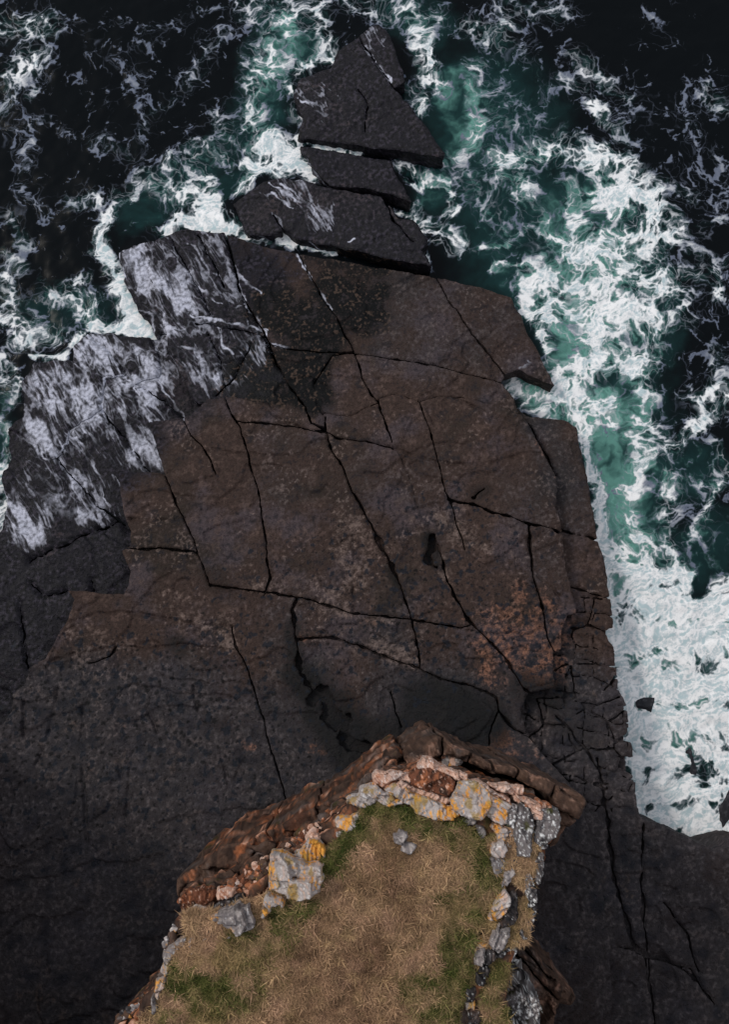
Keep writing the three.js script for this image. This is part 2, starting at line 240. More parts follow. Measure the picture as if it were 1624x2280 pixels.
// ---------------------------------------------------------------- the sea
const foamD = brushField([
  // open water, thin scum
  [300, 200, 400, 600, 260, 0.16], [1450, 150, 1550, 500, 200, 0.10],
  [0, 60, 110, 60, 55, 0.62], [20, 180, 70, 130, 60, 0.58], [0, 260, 20, 220, 40, 0.5], [80, 195, 70, 215, 16, 0.55],
  [170, 25, 180, 60, 14, 0.4], [230, 70, 280, 50, 22, 0.42], [330, 70, 420, 30, 24, 0.4], [300, 110, 370, 90, 26, 0.4], [430, 10, 520, 20, 24, 0.42],
  [20, 300, 100, 260, 26, 0.42], [100, 260, 140, 300, 20, 0.4], [230, 190, 240, 250, 16, 0.34], [140, 300, 210, 290, 14, 0.4],
  [210, 315, 300, 350, 34, 0.46], [300, 350, 330, 260, 28, 0.44], [330, 260, 420, 180, 30, 0.44], [420, 180, 500, 80, 34, 0.46], [440, 290, 370, 290, 14, 0.36],
  [60, 330, 50, 440, 30, 0.42], [50, 440, 120, 480, 26, 0.42], [160, 450, 210, 440, 30, 0.55], [120, 480, 145, 520, 10, 0.35], [10, 480, 50, 540, 30, 0.55], [0, 560, 50, 600, 24, 0.6],
  [10, 620, 30, 680, 40, 0.62], [10, 700, 60, 720, 34, 0.66], [60, 640, 140, 660, 16, 0.42], [90, 620, 100, 650, 18, 0.5], [140, 640, 200, 620, 24, 0.6],
  // left of the point
  [560, 20, 700, 10, 60, 0.58], [640, 40, 600, 150, 60, 0.68], [700, 30, 720, 120, 50, 0.62], [780, 10, 880, 20, 50, 0.55], [735, 90, 740, 130, 16, 0.85], [700, 135, 660, 160, 22, 0.8],
  [590, 130, 560, 200, 40, 0.66], [560, 200, 560, 280, 36, 0.68], [480, 260, 520, 320, 34, 0.55], [460, 330, 500, 360, 40, 0.58], [640, 190, 655, 260, 24, 0.62], [640, 200, 650, 215, 10, 0.85],
  [590, 320, 640, 350, 46, 0.97], [640, 340, 700, 385, 28, 1.0], [560, 370, 620, 375, 26, 0.95], [520, 420, 560, 400, 20, 0.92],
  [430, 330, 460, 400, 40, 0.6], [380, 370, 420, 430, 40, 0.62], [330, 400, 400, 440, 36, 0.66],
  [460, 440, 480, 500, 36, 0.98], [400, 490, 520, 500, 26, 1.0], [360, 515, 400, 500, 14, 1.0], [430, 430, 470, 450, 30, 0.75],
  [260, 430, 340, 400, 30, 0.6], [300, 440, 250, 480, 22, 0.72], [240, 480, 228, 560, 22, 0.92], [235, 560, 280, 660, 24, 0.98], [280, 660, 330, 740, 30, 1.0],
  [210, 720, 320, 735, 24, 1.0], [170, 700, 210, 690, 24, 0.75], [110, 660, 200, 680, 36, 0.68], [160, 770, 180, 750, 12, 0.95], [80, 795, 155, 795, 10, 1.0], [40, 760, 120, 740, 36, 0.66], [30, 820, 45, 870, 18, 0.7],
  [0, 800, 20, 900, 26, 0.62], [0, 940, 30, 1020, 20, 0.7], [0, 1040, 20, 1220, 24, 0.75],
  [545, 522, 645, 542, 14, 1], [645, 540, 800, 568, 12, 1], [600, 530, 640, 525, 14, 0.7], [780, 560, 940, 600, 5, 0.3],
  [664, 303, 812, 334, 10, 1], [812, 332, 880, 350, 4, 0.5],
  // right of the point
  [905, 20, 960, 40, 40, 0.6], [930, 60, 950, 130, 30, 0.74], [940, 110, 955, 170, 26, 0.85], [920, 200, 935, 240, 26, 0.84], [960, 140, 975, 190, 26, 0.7], [905, 190, 900, 180, 12, 0.7],
  [1010, 120, 1060, 150, 26, 0.6], [1050, 60, 1120, 90, 44, 0.62], [1090, 80, 1130, 60, 30, 0.66], [1130, 20, 1250, 30, 50, 0.52], [1160, 90, 1180, 130, 30, 0.44], [1060, 170, 1090, 270, 24, 0.5],
  [1040, 190, 1060, 230, 22, 0.6], [1060, 270, 1050, 310, 28, 0.72], [1100, 270, 1150, 280, 22, 0.5], [1000, 360, 1060, 330, 24, 0.62], [985, 390, 990, 420, 14, 0.8],
  [890, 370, 960, 400, 20, 0.72], [900, 408, 990, 412, 8, 0.95], [1000, 430, 1000, 480, 16, 0.75], [920, 460, 940, 540, 16, 0.9], [880, 470, 915, 480, 12, 0.8], [960, 500, 1030, 540, 24, 0.7], [970, 545, 1020, 560, 14, 0.66], [950, 575, 960, 600, 8, 0.9],
  [1180, 150, 1220, 200, 26, 0.4], [1290, 130, 1340, 180, 34, 0.6], [1260, 180, 1300, 190, 30, 0.55], [1340, 180, 1400, 220, 30, 0.56], [1320, 230, 1370, 290, 30, 0.66], [1370, 290, 1400, 310, 30, 0.56],
  [1120, 360, 1240, 330, 40, 0.72], [1240, 340, 1330, 350, 40, 0.74], [1250, 300, 1330, 340, 34, 0.6], [1330, 350, 1420, 400, 50, 0.82], [1340, 440, 1440, 450, 50, 0.98], [1400, 420, 1480, 500, 46, 0.95],
  [1120, 400, 1160, 470, 30, 0.66], [1160, 400, 1220, 480, 34, 0.62], [1270, 420, 1290, 520, 34, 0.72], [1090, 480, 1130, 470, 24, 0.58], [1100, 600, 1200, 580, 12, 0.7], [1060, 560, 1140, 540, 10, 0.66], [1120, 520, 1190, 510, 10, 0.6],
  [1220, 500, 1300, 560, 40, 0.74], [1300, 560, 1440, 540, 60, 0.86], [1440, 540, 1510, 520, 36, 0.86], [1200, 620, 1330, 650, 50, 0.86], [1350, 600, 1480, 640, 50, 0.82], [1180, 690, 1240, 720, 30, 0.94],
  [1170, 640, 1180, 700, 10, 0.85], [1200, 740, 1225, 790, 12, 0.9], [1240, 690, 1330, 740, 60, 0.9], [1330, 680, 1450, 720, 54, 0.86], [1250, 830, 1330, 800, 44, 0.95], [1330, 780, 1420, 820, 50, 0.9], [1230, 860, 1300, 900, 40, 0.92],
  [1140, 850, 1200, 870, 26, 0.74], [1170, 900, 1220, 920, 24, 0.7], [1280, 920, 1420, 880, 44, 0.88], [1420, 820, 1470, 760, 40, 0.72], [1300, 960, 1330, 1080, 22, 1.0], [1330, 1080, 1350, 1220, 26, 0.95], [1320, 960, 1360, 940, 30, 0.86],
  [1400, 880, 1440, 960, 40, 0.76], [1430, 960, 1430, 1080, 34, 0.74], [1400, 1060, 1420, 1200, 30, 0.76], [1470, 620, 1560, 610, 40, 0.62], [1540, 560, 1620, 580, 30, 0.5], [1590, 600, 1600, 660, 26, 0.66], [1560, 520, 1600, 480, 26, 0.46], [1480, 740, 1540, 680, 26, 0.6],
  [1500, 840, 1560, 900, 40, 0.5], [1560, 900, 1624, 860, 30, 0.7], [1480, 1000, 1560, 940, 30, 0.74], [1560, 940, 1620, 890, 22, 0.76], [1480, 1060, 1500, 1260, 20, 0.7], [1590, 1000, 1624, 1040, 30, 0.66], [1560, 1180, 1600, 1080, 16, 0.75], [1380, 1220, 1440, 1270, 36, 0.9],
  [1510, 940, 1480, 980, 30, 0.6], [1525, 170, 1530, 200, 12, 0.3], [1580, 200, 1624, 250, 34, 0.55], [1530, 260, 1560, 300, 20, 0.42], [1470, 60, 1500, 90, 18, 0.32], [1440, 20, 1460, 40, 14, 0.4], [1590, 330, 1620, 420, 30, 0.4], [1470, 400, 1540, 440, 30, 0.5],
  [1360, 1270, 1540, 1290, 40, 0.98], [1590, 1310, 1624, 1290, 30, 0.95], [1420, 1330, 1624, 1350, 60, 1.0], [1400, 1420, 1624, 1420, 70, 1.0], [1430, 1510, 1624, 1520, 70, 1.0], [1450, 1600, 1624, 1600, 60, 1.0], [1460, 1680, 1624, 1690, 50, 1.0], [1460, 1760, 1610, 1760, 50, 1.0], [1480, 1810, 1600, 1830, 36, 1.0], [1540, 1860, 1610, 1860, 24, 1.0], [1425, 1600, 1430, 1800, 20, 1.0],
  [1345, 1200, 1372, 1480, 26, 1.0], [1372, 1480, 1405, 1600, 26, 1.0], [1405, 1600, 1424, 1815, 26, 1.0], [1424, 1815, 1500, 1850, 22, 1.0],
  [1450, 960, 1560, 1180, 90, 0.5], [1480, 1080, 1495, 1250, 26, 0.66], [1400, 1150, 1460, 1250, 40, 0.66], [1555, 1080, 1545, 1200, 20, 0.6], [1600, 1040, 1590, 1200, 24, 0.55], [1500, 640, 1600, 880, 90, 0.5], [1500, 250, 1600, 450, 80, 0.36], [1090, 200, 1210, 300, 60, 0.42], [1090, 420, 1200, 540, 70, 0.5], [1380, 200, 1480, 380, 60, 0.4], [1020, 380, 1080, 460, 40, 0.5], [380, 520, 120, 420, 60, 0.3], [250, 120, 350, 240, 60, 0.3],
  // gaps
  [1540, 760, 1550, 830, 18, -0.5], [1560, 690, 1580, 730, 20, -0.4], [1500, 770, 1500, 850, 18, -0.7], [1490, 910, 1500, 950, 16, -0.8], [1450, 1080, 1450, 1120, 14, -0.6], [1545, 1100, 1540, 1160, 16, -0.5], [1555, 1240, 1560, 1300, 14, -0.8], [1610, 1130, 1600, 1250, 16, -0.5], [1570, 1010, 1530, 1040, 18, -0.6],
  [1350, 960, 1360, 1010, 20, -0.7], [1370, 1060, 1370, 1130, 18, -0.6], [1390, 870, 1400, 900, 18, -0.7], [1260, 720, 1280, 730, 16, -0.5], [1250, 790, 1270, 780, 18, -0.6], [1410, 460, 1425, 470, 10, -0.5], [1310, 470, 1330, 480, 14, -0.7], [1290, 250, 1290, 270, 20, -0.6], [1340, 290, 1345, 300, 14, -0.7], [1480, 340, 1460, 360, 24, -0.7], [1130, 430, 1150, 500, 14, -0.5], [1220, 440, 1250, 490, 22, -0.6],
  [490, 380, 500, 420, 14, -0.8], [290, 470, 340, 490, 18, -0.8], [640, 230, 620, 240, 14, -0.6], [1000, 110, 1020, 130, 20, -0.8], [1540, 1680, 1560, 1740, 9, -0.45], [1575, 1700, 1624, 1800, 8, -0.25], [620, 80, 640, 110, 12, -0.3],
], P_SEA, 0.25, 0.0268, [0.1, 2.1]);
const tealD = brushField([
  [1080, 250, 1200, 600, 150, 0.42], [1300, 480, 1340, 900, 130, 0.55], [1370, 900, 1400, 1200, 80, 0.7], [620, 60, 570, 300, 60, 0.4], [560, 300, 300, 470, 50, 0.3],
  [640, 60, 670, 110, 40, 0.75], [590, 190, 600, 300, 36, 0.5], [620, 100, 600, 200, 40, 0.6], [290, 470, 340, 480, 30, 0.45], [560, 380, 500, 420, 24, 0.35], [900, 20, 960, 60, 60, 0.35], [0, 900, 0, 1060, 30, 0.5], [100, 700, 200, 690, 50, 0.3],
  [1020, 200, 1040, 300, 60, 0.75], [990, 330, 960, 440, 50, 0.5], [1060, 220, 1060, 280, 20, 0.95], [1080, 300, 1180, 260, 90, 0.3], [1080, 420, 1150, 600, 90, 0.45], [1250, 480, 1280, 580, 90, 0.6], [1220, 600, 1320, 580, 70, 0.6], [1290, 700, 1270, 740, 50, 0.85],
  [1260, 770, 1290, 800, 40, 0.9], [1350, 890, 1350, 1020, 50, 0.95], [1370, 1060, 1390, 1160, 50, 1.0], [1400, 880, 1420, 900, 50, 0.7], [1170, 840, 1240, 900, 50, 0.6], [1480, 1060, 1560, 1050, 60, 0.45], [1450, 620, 1460, 760, 60, 0.35], [1520, 1380, 1600, 1400, 60, 0.7], [1450, 1460, 1500, 1600, 90, 0.5], [1540, 1250, 1600, 1200, 60, 0.4], [1400, 1250, 1380, 1300, 30, 0.6],
], P_SEA);
const water0 = L3(5, 9, 13), water1 = L3(29, 62, 63), water2 = L3(100, 150, 140), foamThin = L3(98, 106, 124), foamWhite = [0.86, 0.87, 0.88], foamBlue = L3(170, 194, 200);
const FW = 1600, FH = 2048, foamMask = new Float32Array(FW * FH);
const FO = { c: 0, v: 0, teal: 0 };
// a web of foam: rings of several sizes, torn threads and drifts, shown where they rise above a level that falls with the amount D
function lace(x, z, D) {
  const wx = fbm(x * 0.28, z * 0.28, 2), wz = fbm(x * 0.28 + 90, z * 0.28, 2), vx = fbm(x * 0.8 + 31, z * 0.8, 3), vz = fbm(x * 0.8 + 71, z * 0.8, 3);
  let qx = x + 1.1 * wx + 0.45 * vx, qz = z + 1.1 * wz + 0.45 * vz;
  qx += 0.10 * noise2(x * 2.7, z * 2.7 + 5) + 0.035 * noise2(x * 7, z * 7); qz += 0.10 * noise2(x * 2.7 + 60, z * 2.7) + 0.035 * noise2(x * 7 + 9, z * 7);
  const n = fbm(qx * 0.42, qz * 0.42, 4), m = fbm(qx * 2.1 + 13, qz * 2.1, 4), h = noise2(x * 9.5, z * 9.5);
  const ring = (k, o, w) => { worley(qx / k + o, qz / k); return 0.6 * (1 - clamp((WF.f2 - WF.f1) / w)) + 0.4 * ss(0.12, 0.8, WF.f1); };
  const r1 = ring(1.9, 0, 0.62), r2 = ring(0.86, 40, 0.62), r3 = ring(0.38, 90, 0.66);
  const fib = 1 - Math.abs(fbm(qx * 1.3 + 300 + 0.5 * m, qz * 3.1 + qx * 1.1, 3)) * 2.4;
  const S = 0.42 * r1 + 0.36 * r2 + 0.26 * r3 + 0.14 * fib + 0.26 * n + 0.10 * m + 0.04 * h;
  const De = D - 0.10 * ss(0.3, 0.65, D) * (1 - ss(0.82, 0.97, D));
  const T = 1.13 - 1.04 * De - 0.22 * ss(0.92, 1.0, D), over = S - T, hard = 0.09 + 0.22 * ss(0.25, 0.8, D);
  worley(qx / 1.25 + 7, qz / 1.25 + 3); const e5 = WF.f2 - WF.f1; worley(qx / 0.55 + 17, qz / 0.55 + 3); const e6 = WF.f2 - WF.f1;
  const web = Math.max(1 - ss(0, 0.04 + 0.12 * D * (1 + m), e5), 0.85 * (1 - ss(0, 0.06 + 0.16 * D * (1 + m), e6)) * ss(0.25, 0.45, D + 0.3 * n)) * ss(0.14, 0.42, D + n * 0.55 + 0.1 * m) * clamp(0.65 + m);
  FO.c = Math.max(ss(-0.02, hard, over), web * (0.5 + 0.35 * ss(0.4, 0.8, D))); FO.v = Math.max(ss(0.3, 0.72, D + 0.2 * n) * ss(0.02, 0.34, over), web * 0.75 * ss(0.35, 0.7, D)); FO.over = over;
  FO.m = m; FO.n = n; FO.f = fib; FO.h = h; FO.D = D; FO.r3 = r3; FO.vx = vx; FO.vz = vz;
  return FO;
}
function foam(x, z) {
  const wx = fbm(x * 0.28, z * 0.28, 2), wz = fbm(x * 0.28 + 90, z * 0.28, 2), vx = fbm(x * 0.8 + 31, z * 0.8, 3), vz = fbm(x * 0.8 + 71, z * 0.8, 3);
  const F = lace(x, z, foamD(x + 0.7 * vx + 0.5 * wx, z + 0.7 * vz + 0.5 * wz));
  F.teal = clamp(tealD(x + vx, z + vz) * clamp(0.9 + F.n * 0.7) * (1 + 0.4 * F.m) + 0.28 * ss(-0.4, 0.05, F.over) * ss(0.35, 0.7, F.D));
  return F;
}
const foamMap = texture(FW, FH, true, (i, j, o) => {
  const x = AX0 + (i + 0.5) / FW * (AX1 - AX0), z = AZ0 + (j + 0.5) / FH * (AZ1 - AZ0), F = foam(x, z);
  foamMask[j * FW + i] = F.c;
  o[0] = water0[0]; o[1] = water0[1]; o[2] = water0[2];
  mix3(o, water1, clamp(F.teal * 1.3)); mix3(o, water2, clamp(ss(0.4, 1.0, F.teal) * 0.7 + 0.25 * F.teal * ss(-0.12, 0.0, F.over)));
  const w = [foamThin[0], foamThin[1], foamThin[2]]; const tex = clamp(0.5 + 0.9 * F.m + 0.3 * F.h + 0.6 * (F.f - 0.55) + 0.55 * (F.r3 - 0.5) + 0.4 * F.n); mix3(w, foamWhite, F.v * (0.55 + 0.45 * tex)); mix3(w, foamBlue, ss(0.2, 1, 1 - tex) * 0.8 * F.v);
  mix3(o, w, F.c * (0.62 + 0.38 * Math.max(F.v, 0.4 + 0.6 * tex)));
});
const foamBump = texture(FW, FH, false, (i, j, o) => { o[0] = o[1] = o[2] = 0.25 + 0.6 * foamMask[j * FW + i]; });
const seaRough = texture(FW / 4, FH / 4, false, (i, j, o) => { o[0] = o[2] = 0; o[1] = lerp(0.22, 0.95, foamMask[(j * 4 + 2) * FW + i * 4 + 2]); });
{
  const line = (a, b, c) => { const v = []; for (let x = a; x <= b; x += c) v.push(x); let s = c; const lo = [], hi = []; let l = a, h = b; while (h < 900) { s *= 1.6; h += s; l -= s; hi.push(h); lo.unshift(l); } return [...lo, ...v, ...hi]; };
  const xs = line(AX0, AX1, 0.2), zs = line(AZ0, AZ1, 0.2), pos = [], uv = [], idx = [];
  for (const z of zs) for (const x of xs) {
    const D = foamD(x, z);
    const y = 0.16 * fbm(x * 0.13, z * 0.13 + 4, 3) + (0.10 + 0.14 * D) * fbm(x * 0.6 + 7, z * 0.6, 3) + 0.06 * D * noise2(x * 1.9, z * 1.9);
    pos.push(x, y, z); uv.push(...areaUV(x, y, z));
  }
  const nx = xs.length; for (let j = 0; j < zs.length - 1; j++) for (let i = 0; i < nx - 1; i++) { const k = j * nx + i; idx.push(k, k + nx, k + 1, k + 1, k + nx, k + nx + 1); }
  const ge = new THREE.BufferGeometry(); ge.setAttribute('position', new THREE.Float32BufferAttribute(pos, 3)); ge.setAttribute('uv', new THREE.Float32BufferAttribute(uv, 2)); ge.setIndex(idx); ge.computeVertexNormals();
  const sea = mesh('sea', ge, new THREE.MeshPhysicalMaterial({ map: foamMap, bumpMap: foamBump, bumpScale: 0.05, roughnessMap: seaRough, roughness: 1, metalness: 0, specularIntensity: 0.12 }));
  sea.userData.kind = 'structure';
}
console.log('sea');

// ---------------------------------------------------------------- colours of the rock shelf
const zWet = brushField([[740, 120, 900, 320, 130, 1], [780, 370, 830, 390, 110, 1], [620, 450, 860, 520, 110, 1], [420, 580, 560, 640, 120, 1], [640, 600, 700, 560, 70, 0.8], [300, 650, 400, 760, 110, 1], [150, 850, 400, 860, 130, 1], [60, 1000, 280, 1000, 130, 1], [60, 1180, 180, 1180, 110, 1]], P_LOW);
const zStreak = brushField([[600, 400, 720, 500, 40, 0.45], [680, 210, 760, 260, 40, 0.3], [780, 60, 880, 190, 40, 0.3], [300, 560, 400, 720, 56, 0.95], [290, 600, 300, 600, 30, 1], [380, 560, 430, 640, 50, 0.5], [480, 560, 600, 740, 70, 0.42], [440, 700, 560, 790, 50, 0.5], [200, 780, 330, 830, 56, 0.95], [120, 860, 200, 920, 70, 1], [90, 960, 120, 1000, 44, 0.9], [230, 860, 380, 900, 50, 0.6], [330, 800, 470, 840, 50, 0.62], [180, 980, 320, 1000, 56, 0.66], [330, 990, 355, 1030, 26, 0.85], [60, 1080, 220, 1100, 60, 0.62], [20, 1120, 60, 1180, 44, 0.95], [140, 1110, 200, 1150, 30, 0.75], [610, 700, 700, 640, 30, 0.4], [480, 820, 520, 860, 30, 0.45]], P_LOW);
const zBlack = brushField([[740, 640, 800, 690, 70, 1], [620, 690, 720, 740, 70, 1], [540, 830, 620, 850, 60, 1], [650, 830, 700, 880, 50, 1], [700, 580, 830, 600, 40, 0.9], [850, 650, 760, 560, 30, 0.8], [700, 800, 690, 880, 40, 1], [560, 780, 640, 800, 40, 0.9]], P_MAIN);
const zOrange = brushField([[1180, 1330, 1250, 1400, 44, 0.8], [1150, 1440, 1220, 1480, 60, 0.95], [1080, 1420, 1100, 1500, 44, 0.75], [1110, 1380, 1180, 1400, 44, 0.85], [1040, 1370, 1060, 1440, 24, 0.5], [670, 1415, 685, 1420, 14, 0.8], [850, 1370, 780, 1390, 24, 0.45], [1110, 1640, 1160, 1690, 36, 0.8], [1230, 1700, 1200, 1710, 20, 0.5], [540, 1660, 560, 1665, 12, 0.8], [700, 1670, 720, 1680, 16, 0.8], [1235, 1060, 1220, 1000, 12, 0.5], [1250, 1185, 1240, 1180, 8, 0.7], [1195, 980, 1240, 1060, 8, 0.6], [110, 1670, 115, 1680, 8, 0.7], [280, 1620, 270, 1640, 20, 0.4], [970, 610, 1120, 640, 8, 0.5]], P_MAIN);
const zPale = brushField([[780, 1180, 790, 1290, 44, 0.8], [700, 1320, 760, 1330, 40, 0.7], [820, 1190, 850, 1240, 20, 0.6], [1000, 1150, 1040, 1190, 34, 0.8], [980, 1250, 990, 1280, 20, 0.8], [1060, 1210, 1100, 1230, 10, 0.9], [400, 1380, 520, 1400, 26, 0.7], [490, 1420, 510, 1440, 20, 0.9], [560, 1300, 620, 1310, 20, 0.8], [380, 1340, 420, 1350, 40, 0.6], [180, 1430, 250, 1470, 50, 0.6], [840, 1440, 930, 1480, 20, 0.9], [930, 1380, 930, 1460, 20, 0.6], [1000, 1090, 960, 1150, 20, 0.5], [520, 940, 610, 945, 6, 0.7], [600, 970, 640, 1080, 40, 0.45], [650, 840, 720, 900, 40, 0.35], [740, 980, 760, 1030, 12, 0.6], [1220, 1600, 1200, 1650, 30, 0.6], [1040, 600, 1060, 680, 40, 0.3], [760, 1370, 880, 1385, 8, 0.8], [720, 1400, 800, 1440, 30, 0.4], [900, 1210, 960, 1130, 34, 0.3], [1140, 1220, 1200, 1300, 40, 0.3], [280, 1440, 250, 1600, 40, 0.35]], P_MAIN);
const zGrey = brushField([[60, 1620, 400, 1600, 120, 1], [200, 1520, 500, 1540, 70, 0.7], [560, 1600, 700, 1640, 90, 0.85], [620, 1400, 700, 1560, 60, 0.6], [100, 1760, 700, 1720, 140, 1], [900, 1560, 1080, 1600, 90, 0.9], [1000, 1440, 900, 1420, 60, 0.4], [1200, 1560, 1380, 1620, 120, 0.85], [1250, 1750, 1400, 1900, 160, 1], [860, 640, 1000, 720, 90, 0.45], [880, 700, 940, 780, 90, 0.5], [1150, 1080, 1230, 1300, 60, 0.4], [200, 2000, 300, 2200, 300, 1], [1400, 2000, 1500, 2200, 260, 1], [1210, 960, 1290, 1150, 50, 0.5], [840, 1060, 960, 1060, 80, 0.3], [630, 1000, 620, 1100, 60, 0.3], [960, 680, 1150, 760, 100, 0.4]], P_MAIN);
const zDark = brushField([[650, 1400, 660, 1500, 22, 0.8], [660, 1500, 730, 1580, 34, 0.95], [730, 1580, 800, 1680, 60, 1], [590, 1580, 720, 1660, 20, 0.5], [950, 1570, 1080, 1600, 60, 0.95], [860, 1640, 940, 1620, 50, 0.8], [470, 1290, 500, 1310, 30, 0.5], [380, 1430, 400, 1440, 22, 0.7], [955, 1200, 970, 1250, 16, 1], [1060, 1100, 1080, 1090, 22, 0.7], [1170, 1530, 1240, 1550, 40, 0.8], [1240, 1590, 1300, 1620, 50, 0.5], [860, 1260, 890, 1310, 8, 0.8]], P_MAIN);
const zPit = brushField([[100, 1620, 500, 1560, 160, 1], [560, 1450, 900, 1500, 100, 0.6], [950, 1350, 1200, 1450, 120, 0.9], [900, 1250, 1000, 1350, 80, 0.5], [500, 1450, 560, 1520, 80, 0.8], [1050, 1250, 1150, 1200, 60, 0.5], [640, 1250, 500, 1340, 60, 0.3], [60, 1750, 600, 1720, 140, 0.7], [740, 1280, 1000, 1180, 100, 0.45]], P_MAIN);
// thin runs of white water over the wet rock, as polylines on the survey sheet
const runs = [
  [[655, 548], [668, 580], [690, 615], [703, 632], [715, 655], [728, 678], [738, 697]], [[522, 590], [530, 615], [535, 650], [548, 675], [565, 700], [580, 725], [597, 752]], [[430, 718], [470, 725], [500, 730], [540, 740], [580, 745], [600, 755]],
  [[590, 767], [620, 772], [670, 779]], [[606, 468], [625, 492], [632, 512], [640, 530], [650, 545]], [[600, 400], [640, 430], [680, 455], [705, 480], [735, 510]], [[625, 405], [660, 430], [690, 455], [715, 490]], [[605, 425], [630, 440], [650, 462]],
  [[530, 610], [560, 640], [580, 650]], [[535, 655], [545, 660], [555, 690]], [[812, 102], [830, 125], [850, 150], [872, 185]], [[660, 205], [690, 225], [725, 250]], [[420, 747], [360, 742], [345, 767], [357, 787], [350, 837], [300, 855], [280, 837], [230, 840], [227, 912], [155, 957], [150, 987], [125, 1020], [95, 1022], [90, 992]],
  [[300, 858], [315, 900], [335, 935]], [[350, 840], [370, 875], [395, 910], [412, 928]], [[300, 690], [340, 700], [345, 760]], [[160, 960], [190, 1000], [215, 1050], [240, 1130]], [[410, 785], [450, 790], [460, 800]], [[450, 650], [490, 690], [530, 700], [550, 690]], [[490, 745], [505, 790], [525, 800]], [[775, 538], [790, 535]], [[620, 520], [635, 525]], [[1160, 815], [1190, 800], [1180, 795]],
].map(l => { const pl = l[0][1] < 560 ? P_TIP : l[0][0] > 500 ? { a: 4.1, b: 0.11 } : P_LOW; return plan(l, pl); });
const runField = new Float32Array(FW * FH);
for (const l of runs) for (let e = 0; e < l.length - 1; e++) {
  const [ax, az] = l[e], [bx, bz] = l[e + 1], sx = FW / (AX1 - AX0), sz = FH / (AZ1 - AZ0), m = 0.7, dx = bx - ax, dz = bz - az, ll = dx * dx + dz * dz || 1e-9;
  for (let j = Math.max(0, ((Math.min(az, bz) - m - AZ0) * sz) | 0); j < (Math.max(az, bz) + m - AZ0) * sz; j++) for (let i = Math.max(0, ((Math.min(ax, bx) - m - AX0) * sx) | 0); i < (Math.max(ax, bx) + m - AX0) * sx; i++) {
    const x = AX0 + (i + 0.5) / sx, z = AZ0 + (j + 0.5) / sz, wx = x + 0.16 * noise2(x * 1.6, z * 1.6) + 0.05 * noise2(x * 5, z * 5), wz = z + 0.16 * noise2(x * 1.6 + 30, z * 1.6) + 0.05 * noise2(x * 5 + 8, z * 5);
    const t = clamp(((wx - ax) * dx + (wz - az) * dz) / ll), d = Math.hypot(wx - ax - dx * t, wz - az - dz * t), w = 0.05 * (1 + 1.3 * noise2(x * 1.1 + 5, z * 1.1) + 0.5 * noise2(x * 4, z * 4)), v = w > 0 ? (1 - ss(w * 0.4, w * 1.5 + 0.03, d)) * clamp(0.7 + 1.2 * noise2(x * 0.9 + 9, z * 0.9 + 4)) : 0;
    const k = j * FW + i; if (v > runField[k]) runField[k] = v;
  }
}
const RC = { brown: L3(56, 44, 40), brown2: L3(82, 66, 60), umber: L3(42, 35, 31), purple: L3(66, 58, 62), wet: L3(25, 24, 30), wet2: L3(48, 45, 54), black: L3(11, 12, 14), tan: L3(84, 68, 59), grey: L3(48, 47, 51), grey2: L3(70, 67, 70), dark: L3(13, 15, 16), orange: L3(134, 92, 72), pale: L3(122, 106, 100), blue: L3(24, 28, 36) };
const STREAK = L3(196, 199, 216);
